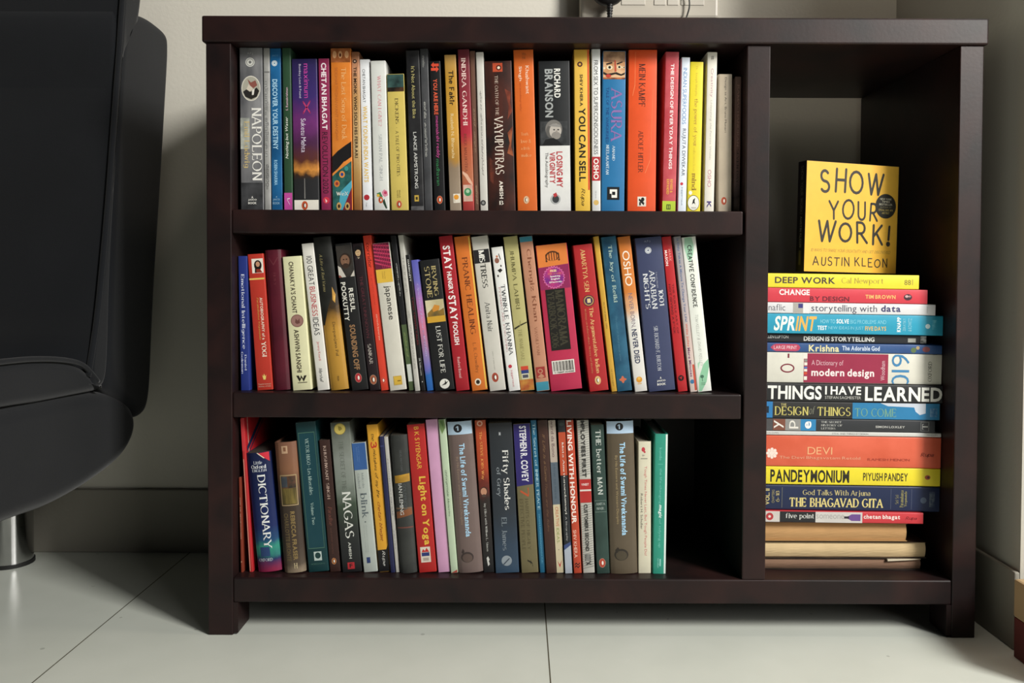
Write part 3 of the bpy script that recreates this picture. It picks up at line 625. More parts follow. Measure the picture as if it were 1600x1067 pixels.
   th('#', .38, .68, 102, 128, '#3a3638', 's', 'emblem'), t('Creativity', .34, .66, 178, 348, '#b88a98', 's'), t('Unleashing the Forces Within', .36, .6, 365, 718, '#b4b0a8', 'i', 'note'), t('OSHO', .3, .66, 778, 880, '#c08090', 's', 'author'), t('K', .28, .72, 965, 1005, '#4a3a7a', 'b', 'emblem')], dict(page='#6a6456')),
 ("short beige paperback with tiny black title and orange oval mark", 885, 971, 213, 885, 961, 1030, ('m', '#b0a28e', '#bcae98', 30), [
   t('Design as Art. Bruno Munari', .42, .6, 232, 556, '#2a2622', 's'), bird(.44, 962, .2, '#a8482a', '#a8482a')]),
 ("dark faded brown paperback, last on the top shelf against the divider", 987, 1034, 228, 977, 1024, 1030, ('z', ((0, '#7a625a'), (.5, '#8a665f'), (.8, '#6a5654'), (.88, '#3a3030'), (1, '#76645a'))), [
   t('RAMACHANDRAN', .36, .7, 275, 640, '#b08a80', 'r'), t('SEVEN DAYS', .36, .7, 655, 880, '#352c2c', 'r', 'author')]),
], 890, 60, 3.811)

MID = shelf([
 ("blue paperback with large white serif title, against the side panel", 46, 118, 178, 50, 150, 998, '#24347e', [
   t('Emotional Intelligence', .22, .66, 288, 745, '#d6dcec', 'r'), t('Daniel', .5, .72, 780, 875, '#d6dcec', 'r', 'author'), t('Goleman', .14, .36, 762, 895, '#d6dcec', 'r', 'author')]),
 ("red-orange book with a framed portrait of a long-haired person", 120, 219, 165, 176, 283, 998, '#b93426', [
   r(.02, .98, 312, 322, '#e0c060'), r(.24, .96, 194, 282, '#e8e2d6'), e(.62, 235, .24, '#1a1412', 1.35, 'art'), e(.62, 228, .13, '#c09070', 1.3, 'art'), p([(.4, 280), (.5, 258), (.75, 258), (.88, 280)], '#8a3020'), p([(.4, 280), (.44, 240), (.5, 255), (.5, 280)], '#1a1412'),
   t('AUTOBIOGRAPHY of a', .58, .76, 432, 690, '#e8d4c0', 'b'), t('YOGI', .5, .78, 702, 795, '#f0e2d0', 'R'), t('Paramahansa Yogananda', .36, .52, 432, 690, '#d8a850', 'q', 'author'),
   p([(.4, 905), (.46, 915), (.52, 898), (.58, 915), (.66, 905), (.6, 935), (.46, 935)], '#e8d070', 'emblem'), th('Yogoda Satsanga', .1, .92, 958, 967, '#e8c8b0', 's', 'note'), th('Society of India', .12, .9, 972, 981, '#e8c8b0', 's', 'note')]),
 ("thick plain maroon cloth-look book with no bright lettering on its spine", 230, 334, 140, 290, 391, 1000, ('m', '#4a1422', '#5a1828', 20), [
   p([(.22, 190), (.5, 235), (.8, 188), (.76, 186), (.5, 226), (.26, 188)], '#6a3038'), t('HOLY', .45, .6, 280, 360, '#6a2c36', 'r')], dict(kind='hb', rnd=.002)),
 ("cream yellow paperback with dark condensed capitals around a copper coin", 340, 457, 180, 405, 521, 1000, '#dbd9b0', [
   t("CHANAKYA'S CHANT", .3, .56, 212, 528, '#3c3226', 'b'), e(.52, 575, .34, '#7a564e', 1, 'emblem'), e(.52, 575, .3, '#9a736a', 1, 'emblem'), p([(.4, 585), (.45, 560), (.55, 575), (.65, 560), (.66, 590), (.5, 595)], '#6a443e', 'emblem'), t('ASHWIN SANGHI', .3, .56, 628, 892, '#3c3226', 'b', 'author'),
   p([(.24, 910), (.4, 950), (.52, 925), (.62, 950), (.8, 912), (.66, 912), (.6, 930), (.5, 908), (.44, 930), (.38, 910)], '#26221c', 'emblem'), r(.3, .8, 952, 957, '#5a5444', 'note')]),
 ("white book with black, red and black condensed capitals", 458, 531, 100, 557, 632, 1004, '#dcdad2', [
   t('100 GREAT', .28, .74, 178, 358, '#26262a', 's'), t('BUSINESS', .28, .74, 366, 548, '#b8303a', 's'), t('IDEAS', .26, .74, 556, 665, '#26262a', 's'), t('Jeremy Kourdi', .34, .6, 705, 822, '#c0303c', 's', 'author'), t('Marshall', .3, .6, 868, 955, '#3a3a3c', 'w', 'note')]),
 ("dark book fading to gold at the foot, glossy rounded spine", 528, 640, 60, 640, 752, 1003, ('z', ((0, '#1c1c1c'), (.3, '#242622'), (.45, '#3a2c1c'), (.54, '#a0742c'), (.62, '#b98a34'), (1, '#b08430'))), [
   p([(.02, 60), (.98, 60), (.98, 400), (.62, 440), (.4, 500), (.1, 600), (.02, 600)], ('m', '#1a1a1a', '#2a2c28', 30)), p([(.75, 370), (.9, 420), (.82, 470), (.7, 450)], '#c09040'), p([(.8, 420), (.86, 430), (.82, 455), (.78, 450)], '#e2b458'),
   t('A Life of Ravi Varma', .26, .42, 165, 395, '#a89c6a', 'q'), t('Deepanjana Pal', .5, .7, 585, 795, '#6a5026', 'r', 'author'), t('PENGUIN', .46, .56, 918, 948, '#6a5026', 's', 'note')], dict(rnd=.0025)),
 ("black book with a bearded man's photograph and white condensed capitals", 663, 769, 100, 770, 872, 1000, '#1f1f20', [
   r(.03, .97, 112, 305, ('m', '#2c2a28', '#3a3632', 50)), e(.52, 205, .36, '#2c221c', 1.25, 'art'), e(.5, 205, .27, '#7a5a46', 1.3, 'art'), e(.5, 238, .2, '#3a2a22', .8, 'art'), e(.42, 198, .05, '#2a1c16', .7, 'art'), e(.6, 198, .05, '#2a1c16', .7, 'art'), e(.52, 215, .05, '#8a6650', 1.2, 'art'),
   p([(.03, 232), (.2, 245), (.45, 305), (.03, 305)], '#c4beb4'), p([(.97, 268), (.72, 305), (.97, 305)], '#c4beb4'), p([(.03, 290), (.12, 292), (.2, 305), (.03, 305)], '#8a4a40'),
   t('RESUL', .5, .78, 375, 520, '#d8d6cc', 'b', 'author'), t('POOKUTTY', .08, .36, 335, 572, '#d8d6cc', 'b', 'author'), t('SOUNDING OFF', .3, .64, 598, 875, '#9a7450', 'b'), bird(.48, 925, .19, '#b03038', '#b03038')]),
 ("dark maroon-black book with a small pale portrait at its top", 768, 838, 100, 880, 946, 1003, '#241a1e', [
   e(.48, 146, .42, '#120e10', 1.15, 'art'), e(.46, 156, .25, '#c0a078', 1.35, 'art'), p([(.16, 150), (.24, 128), (.5, 118), (.74, 130), (.74, 150), (.6, 140), (.42, 138), (.28, 146)], '#120e10'), e(.38, 153, .045, '#2a1c16', .7, 'art'), e(.54, 153, .045, '#2a1c16', .7, 'art'), e(.46, 170, .07, '#8a5a48', .4, 'art'), p([(.2, 182), (.46, 194), (.74, 182), (.8, 200), (.14, 200)], '#2c2226'), p([(.34, 182), (.46, 194), (.6, 182), (.46, 188)], '#d0c0a0'), t('THE GREAT UNKNOWN', .32, .6, 300, 680, '#5a2c34', 's'), t('SANKAR', .3, .62, 718, 842, '#b4aca4', 'r', 'author'), bird(.46, 938, .3, '#a0583c')]),
 ("slim bright orange-red book with dark lowercase title, beside the white one", 833, 891, 42, 952, 1001, 1012, '#d8402a', [
   t('corridor', .26, .7, 88, 245, '#5a1c16', 's'), t('a graphic novel', .36, .6, 285, 475, '#b8382a', 's', 'note'), t('sarnath banerjee', .4, .66, 535, 698, '#f0b8a0', 's', 'author'), bird(.45, 950, .22, '#c83a26', '#f0d8d0')]),
], 355, 355, 3.953) + shelf([
 ("thick white book with magenta fan pattern and yellow band at its top", -72, 30, 97, 35, 140, 1004, '#cfccc0', [
   r(.02, .98, 97, 258, '#6a1c38'), *[p([(.02, 100 + k * 22), (.98, 116 + k * 26), (.98, 124 + k * 26), (.02, 110 + k * 22)], '#c0385c') for k in range(6)], *[p([(.1 + k * .16, 98), (.14 + k * .16, 98), (.5 + k * .1, 256), (.46 + k * .1, 256)], '#a02a4e') for k in range(5)],
   r(.02, .98, 258, 340, '#d8b03c'), t('TEACH', .48, .55, 270, 318, '#8a6a28', 's', 'note'), t('YOURSELF', .36, .43, 270, 318, '#8a6a28', 's', 'note'), t('japanese', .36, .78, 362, 570, '#2e2c2a', 's'), r(.3, .8, 917, 973, '#c8a440', 'emblem'), r(.36, .74, 923, 967, '#d8b03c', 'emblem'), r(.52, .72, 945, 951, '#7a5c20', 'emblem')], dict(page='#d88a90')),
 ("thin dark book with curly white lettering and olive green lower part", 38, 78, 52, 157, 194, 1012, '#1a1b1e', [
   r(.02, .98, 602, 1010, '#4c5c3c'), r(.1, .9, 848, 955, '#c8ccc4'), t('ഹൈമവതം പുസ്തകം', .3, .7, 222, 425, '#b4b4b0', 's'), t('കവിതകൾ', .32, .66, 650, 805, '#8a9a5a', 's', 'author')]),
 ("thin off-white book with faint grey lettering between two dark ones", 78, 126, 45, 190, 224, 1014, ('m', '#b4b2aa', '#c2c0b8', 40), [
   t('THE INNER', .34, .66, 175, 405, '#8e8c86', 's'), t('AUTO', .36, .56, 510, 560, '#5a5a56', 'q', 'note'), t('SKI RAVI SHANKAR', .36, .66, 600, 880, '#8e8c86', 's', 'author')]),
 ("thin black book with dark red lettering beside a blue-pink spine", 128, 160, 170, 226, 258, 1014, '#1c1b1c', [
   t('HAREN LEVY', .3, .66, 200, 335, '#d0d0cc', 'b', 'author'), t('TWO TOWN TALES', .28, .66, 430, 728, '#7a2028', 's'), t('SR India.com', .3, .66, 810, 918, '#c0c0bc', 's', 'note'), e(.5, 958, .12, '#d0d0cc')]),
 ("slim paperback blending from violet through pink to blue", 163, 210, 202, 263, 312, 1014, ('z', ((0, '#5a5cb0'), (.16, '#6a68b8'), (.34, '#b27ab8'), (.5, '#d07a98'), (.62, '#b07a9c'), (.75, '#8a7ab0'), (.84, '#6a6ab8'), (.87, '#2c68b0'), (1, '#2a66b4'))), [
   t('Opening Doors Within', .36, .66, 350, 800, '#b4b0dc', 'q'), t('EILEEN', .42, .55, 640, 760, '#8a76a4', 'r', 'author')]),
 ("black book with gold author capitals and a yellow harvest painting", 216, 341, 200, 315, 437, 1014, '#1b1c1e', [
   r(.05, .97, 450, 560, ('m', '#b8ad84', '#d8cfae', 40)), p([(.1, 530), (.4, 500), (.7, 520), (.95, 505), (.95, 560), (.1, 560)], ('m', '#8a6a2c', '#4a4a34', 70)), p([(.35, 505), (.5, 480), (.75, 490), (.7, 515), (.4, 525)], '#c8862e'), r(.05, .97, 552, 590, '#c89a2c'),
   t('IRVING', .56, .78, 240, 428, '#b0a06c', 'r', 'author'), t('STONE', .2, .46, 240, 434, '#b0a06c', 'r', 'author'), t('LUST FOR LIFE', .42, .66, 615, 905, '#cfcfc8', 'r'), e(.54, 975, .25, '#e2e2da', 1), p([(.36, 985), (.55, 970), (.58, 950), (.62, 966), (.74, 960), (.6, 980)], '#2c2c2c', 'emblem')]),
 ("crimson book with bold white and small capitals alternating down the spine", 332, 425, 50, 450, 524, 1014, '#a11c28', [
   t('STAY', .2, .74, 110, 262, '#f0e8e6', 'b'), t('HUNGRY', .3, .64, 272, 410, '#f0e8e6', 'b'), t('STAY', .2, .74, 420, 575, '#f0e8e6', 'b'), t('FOOLISH', .3, .66, 585, 728, '#f0e8e6', 'b'), t('Rashmi Bansal', .36, .56, 805, 935, '#e0b8b4', 's', 'author')], dict(page='#e6dcd4')),
 ("orange paperback with a yellow edge and large dark serif title", 432, 528, 52, 542, 644, 1012, '#cf6f26', [
   r(.88, .97, 60, 1005, '#e8c050'), t('PRANIC HEALING', .34, .68, 182, 662, '#6a3418', 'r'), t('L. R. Chowdhry', .34, .6, 715, 905, '#8a4a22', 'r', 'author'), e(.44, 960, .2, '#e6d8c0', 1.1), e(.44, 960, .12, '#2c2620', 1.1)]),
 ("grey-white paperback with a black band crossing its serif title", 535, 640, 50, 654, 752, 1010, '#c6c3ba', [
   r(.02, .98, 132, 216, '#232324'), t('TRESS', .34, .68, 222, 372, '#3a3a38', 'R'), t('MIS', .34, .68, 136, 213, '#e4e2da', 'R'), t('Anita Nair', .34, .66, 458, 645, '#5a5a58', 'r', 'author'), t('author of ladies coupe', .42, .52, 765, 880, '#9a9890', 's', 'note'), bird(.44, 928, .2, '#a04432')]),
 ("clean white book with small scattered insects near its top", 658, 736, 122, 775, 839, 1014, '#e0e0dd', [
   e(.36, 205, .2, '#8a5a4a', 1.2, 'art'), e(.4, 180, .1, '#c07a5a', 1, 'art'), p([(.3, 265), (.6, 255), (.75, 268), (.5, 282)], '#26221f'), e(.66, 240, .06, '#3a3230', 1.6, 'art'), e(.3, 300, .07, '#3a3230', 1.5, 'art'), p([(.55, 170), (.6, 160), (.72, 200), (.66, 205)], '#4a403c'),
   t('TWINKLE KHANNA', .42, .78, 355, 795, '#4a4c50', 'r', 'author'), t('PYJAMAS ARE FORGIVING', .2, .38, 370, 772, '#c09a9c', 'r'), e(.38, 862, .16, '#b83444'), t('juggernaut', .36, .56, 885, 990, '#c86a76', 's', 'note')]),
 ("olive-cream paperback with a small twig drawing and colourful square mark", 734, 826, 57, 846, 930, 1014, '#b2ab72', [
   t('JHUMPA LAHIRI', .34, .62, 142, 508, '#5a5632', 'r', 'author'), p([(.05, 622), (.45, 605), (.98, 590), (.98, 597), (.5, 613), (.08, 632)], '#2e2a1c'), p([(.5, 580), (.56, 578), (.5, 612), (.45, 612)], '#8a8450'), t('THE NAMESAKE', .3, .56, 632, 825, '#8a8452', 'r'),
   r(.2, .72, 862, 890, '#c8442c', 'emblem'), r(.2, .72, 886, 908, '#2c3c7a', 'emblem'), r(.2, .72, 908, 942, '#cfcab0', 'emblem'), r(.26, .66, 915, 935, '#4a4c5a', 'emblem'), r(.02, .98, 945, 1012, ('m', '#a8442c', '#c8923c', 60))]),
 ("salmon-tan paperback with blue bands at both ends and brown serif title", 831, 919, 57, 947, 1021, 1018, '#b98468', [
   r(.02, .98, 57, 90, '#3a8aa0'), r(.02, .98, 962, 1016, '#3c8ea4'), t('Chengiz Khan', .36, .76, 135, 585, '#7e4a34', 'r'), t('VASSILI YAN', .36, .58, 620, 795, '#8a5640', 'r', 'author'), r(.12, .82, 868, 938, '#9a3430', 'emblem'), e(.45, 895, .2, '#b98468', .9), e(.45, 895, .12, '#9a3430', .9), p([(.2, 930), (.5, 910), (.75, 930), (.5, 938)], '#b98468', 'emblem')]),
 ("very thick magenta yearbook with orange top, starburst badge and barcode", 932, 1132, 105, 1034, 1224, 1020, '#b42a4c', [
   r(.02, .98, 105, 245, '#d87a34'), p([(.02, 245), (.98, 235), (.98, 385), (.02, 385)], '#8c2456'), e(.5, 178, .22, '#4a2a14', .72), e(.5, 182, .18, '#d87a34', .72), r(.38, .41, 155, 205, '#4a2a14', 'emblem'), r(.46, .49, 150, 205, '#4a2a14', 'emblem'), r(.54, .57, 150, 205, '#4a2a14', 'emblem'), r(.62, .65, 155, 205, '#4a2a14', 'emblem'), e(.3, 208, .03, '#4a2a14'), e(.7, 205, .03, '#4a2a14'), r(.28, .31, 165, 208, '#4a2a14', 'emblem'), r(.69, .72, 162, 205, '#4a2a14', 'emblem'),
   p([(.48 + (.36 if k % 2 else .315) * math.cos(R(k * 7.5)), 312 + (73 if k % 2 else 64) * math.sin(R(k * 7.5))) for k in range(48)], '#d46aa0'), p([(.48 + (.33 if k % 2 else .29) * math.cos(R(k * 7.5)), 312 + (66 if k % 2 else 58) * math.sin(R(k * 7.5))) for k in range(48)], ('m', '#7a2a80', '#c43a70', 50)),
   th('FREE', .38, .58, 264, 278, '#f0d8a0', 'b', 'note'), th('CD worth', .3, .72, 285, 293, '#e0923c', 's', 'note'), th('Speaking', .36, .68, 300, 313, W_, 'b', 'note'), th('English', .38, .66, 317, 330, W_, 'b', 'note'), th('Effectively', .32, .72, 336, 349, W_, 'b', 'note'),
   r(.16, .78, 385, 768, '#1b1915'), t('MANORAMA', .46, .72, 392, 742, '#3d3a2c', 'R'), t('YEARBOOK 2006', .2, .42, 400, 752, '#3d3a2c', 'R'),
   r(.12, .84, 832, 915, '#dcd8d0', 'emblem'), *[r(.16 + k * .034, .16 + k * .034 + (.012 + .012 * ((k * 7) % 3 == 0)), 838, 898, '#2a2624', 'emblem') for k in range(19)], th('9 788189 004088', .18, .8, 902, 911, '#2a2624', 's', 'note')]),
], 600, 355, 3.953) + shelf([
 ("scarlet paperback with yellow author capitals and a round mandala", 138, 256, 107, 241, 362, 1015, '#ac2428', [
   t('AMARTYA SEN', .36, .6, 135, 400, '#d8b070', 'r', 'author'), e(.5, 455, .3, '#4a2030', 1), e(.5, 455, .26, '#b08a50', 1), e(.5, 455, .2, '#3a2a50', 1), r(.42, .6, 442, 468, '#d8c090', 'emblem'), t('The Argumentative Indian', .42, .68, 498, 905, '#e0b878', 'r'), t('Writings on Indian Culture, History and Identity', .2, .32, 502, 905, '#c88058', 'r', 'note'), bird(.5, 950, .15, '#d8b070')], dict(page='#e0d8c8')),
 ("thin yellow book with tiny black lettering between red and blue spines", 263, 300, 57, 378, 411, 1018, '#c79a34', [
   t('the art of seeing · osho', .36, .66, 462, 628, '#4a3814', 's'), t('oi courage!', .36, .62, 880, 985, '#6a5018', 's', 'author')]),
 ("teal blue mottled book with pale blackletter title and orange flower", 307, 409, 57, 417, 502, 1016, ('m', '#1c4a66', '#2c627e', 40), [
   t('The Joy of Reiki', .34, .66, 110, 465, '#98b0a8', 'R'), t('The power of healing energy within', .36, .52, 550, 830, '#4a7890', 'w', 'author'), e(.46, 945, .14, '#c86a4a', 1), e(.46, 945, .24, '#c86a4a', .4), e(.46, 945, .1, '#c86a4a', 2.4)]),
 ("paperback fading from orange to white with white and navy capitals", 413, 494, 57, 523, 598, 1018, ('z', ((0, '#c8722a'), (.36, '#cf7c34'), (.46, '#d8a880'), (.54, '#d8d6d0'), (1, '#d8d6d0'))), [
   t('OSHO', .22, .78, 145, 362, '#f0e4d4', 's', 'author'), t('NEVER BORN,', .28, .66, 408, 622, '#7a6a78', 's'), t('NEVER DIED', .28, .7, 632, 845, '#2c3452', 'b'), e(.46, 945, .24, '#d89428', 1), e(.46, 938, .12, '#e8b850', 1), r(.3, .62, 966, 974, '#d0b080', 'note')]),
 ("thick slate-blue book with white serif capitals and round white seal", 522, 683, 57, 606, 776, 1018, '#3b4262', [
   th('A.P.J.', .34, .58, 75, 90, '#8a90a4', 's', 'note'), seal(.46, 138, .12, '#d0d4d8', '#6a7088'), t('TALES FROM', .66, .71, 275, 375, '#a0a4b4', 's', 'note'), t('1001', .7, .88, 388, 488, '#d4d6da', 'r'), t('ARABIAN', .42, .62, 262, 505, '#d4d6da', 'r'), t('NIGHTS', .18, .36, 280, 502, '#d4d6da', 'r'), t('SIR RICHARD F. BURTON', .4, .55, 612, 892, '#b8bcc6', 'r', 'author'),
   th('A', .46, .52, 930, 944, W_, 'b', 'note'), th('JAICO', .34, .66, 950, 963, W_, 'b', 'note'), th('BOOK', .34, .66, 970, 984, W_, 'b', 'note')]),
 ("red book with white and dark capitals and round black mark", 685, 746, 57, 788, 849, 1018, '#b42026', [
   t('MARK', .54, .8, 135, 212, '#d87a74', 'b', 'author'), t('MASON', .16, .42, 140, 236, '#f0dcd8', 'b', 'author'), t('THE SUBTLE ART OF', .56, .74, 350, 660, '#7a141c', 'b'), t('NOT GIVING A F*CK', .2, .42, 350, 660, '#6a1018', 'b'), e(.46, 935, .3, '#1c1416', 1), p([(.3, 930), (.6, 925), (.5, 945)], '#a82026', 'emblem')]),
 ("slim grey and pink paperback crowded with bubble lettering", 758, 809, 57, 866, 904, 1018, ('z', ((0, '#8f8d92'), (.4, '#b0a6a8'), (.7, '#c8b4ac'), (1, '#cfc0b8'))), [
   t('It Only Takes A Minute To Change Your Life!', .26, .66, 70, 585, '#54688e', 'b'), t('Willie Jolley', .26, .62, 595, 740, '#c86a5a', 'b', 'author'), t('Mere Minutes', .26, .62, 745, 925, '#7a4a70', 'b', 'note'), e(.46, 955, .3, '#3a74a0', 1), r(.7, .97, 850, 1010, '#c8503c')]),
 ("white book with green leaf shapes and black brush lettering", 809, 897, 57, 910, 998, 1018, '#dfe2da', [
   p([(.2, 60), (.7, 60), (.8, 110), (.7, 165), (.45, 215), (.25, 190), (.12, 120)], '#9cc8ac'), p([(.98, 820), (.98, 870), (.7, 960), (.3, 1015), (.1, 1015), (.2, 930), (.6, 850)], '#8cc4a0'), p([(.2, 840), (.4, 830), (.2, 880)], '#a4ccb0'),
   t('CREATIVE CONFIDENCE', .3, .64, 108, 495, '#262826', 'H'), t('TOM KELLEY & DAVID KELLEY', .36, .58, 540, 865, '#a8aaa4', 'w', 'author'), e(.42, 925, .13, '#44705a', .9), r(.4, .44, 925, 955, '#44705a', 'emblem'), th('WILLIAM', .3, .6, 962, 968, '#44705a', 's', 'note'), th('COLLINS', .3, .6, 972, 978, '#44705a', 's', 'note')], dict(page='#e8e6de')),
], 860, 355, 3.953)
for b in MID:
    b['dec'] = [q for q in b['dec']]

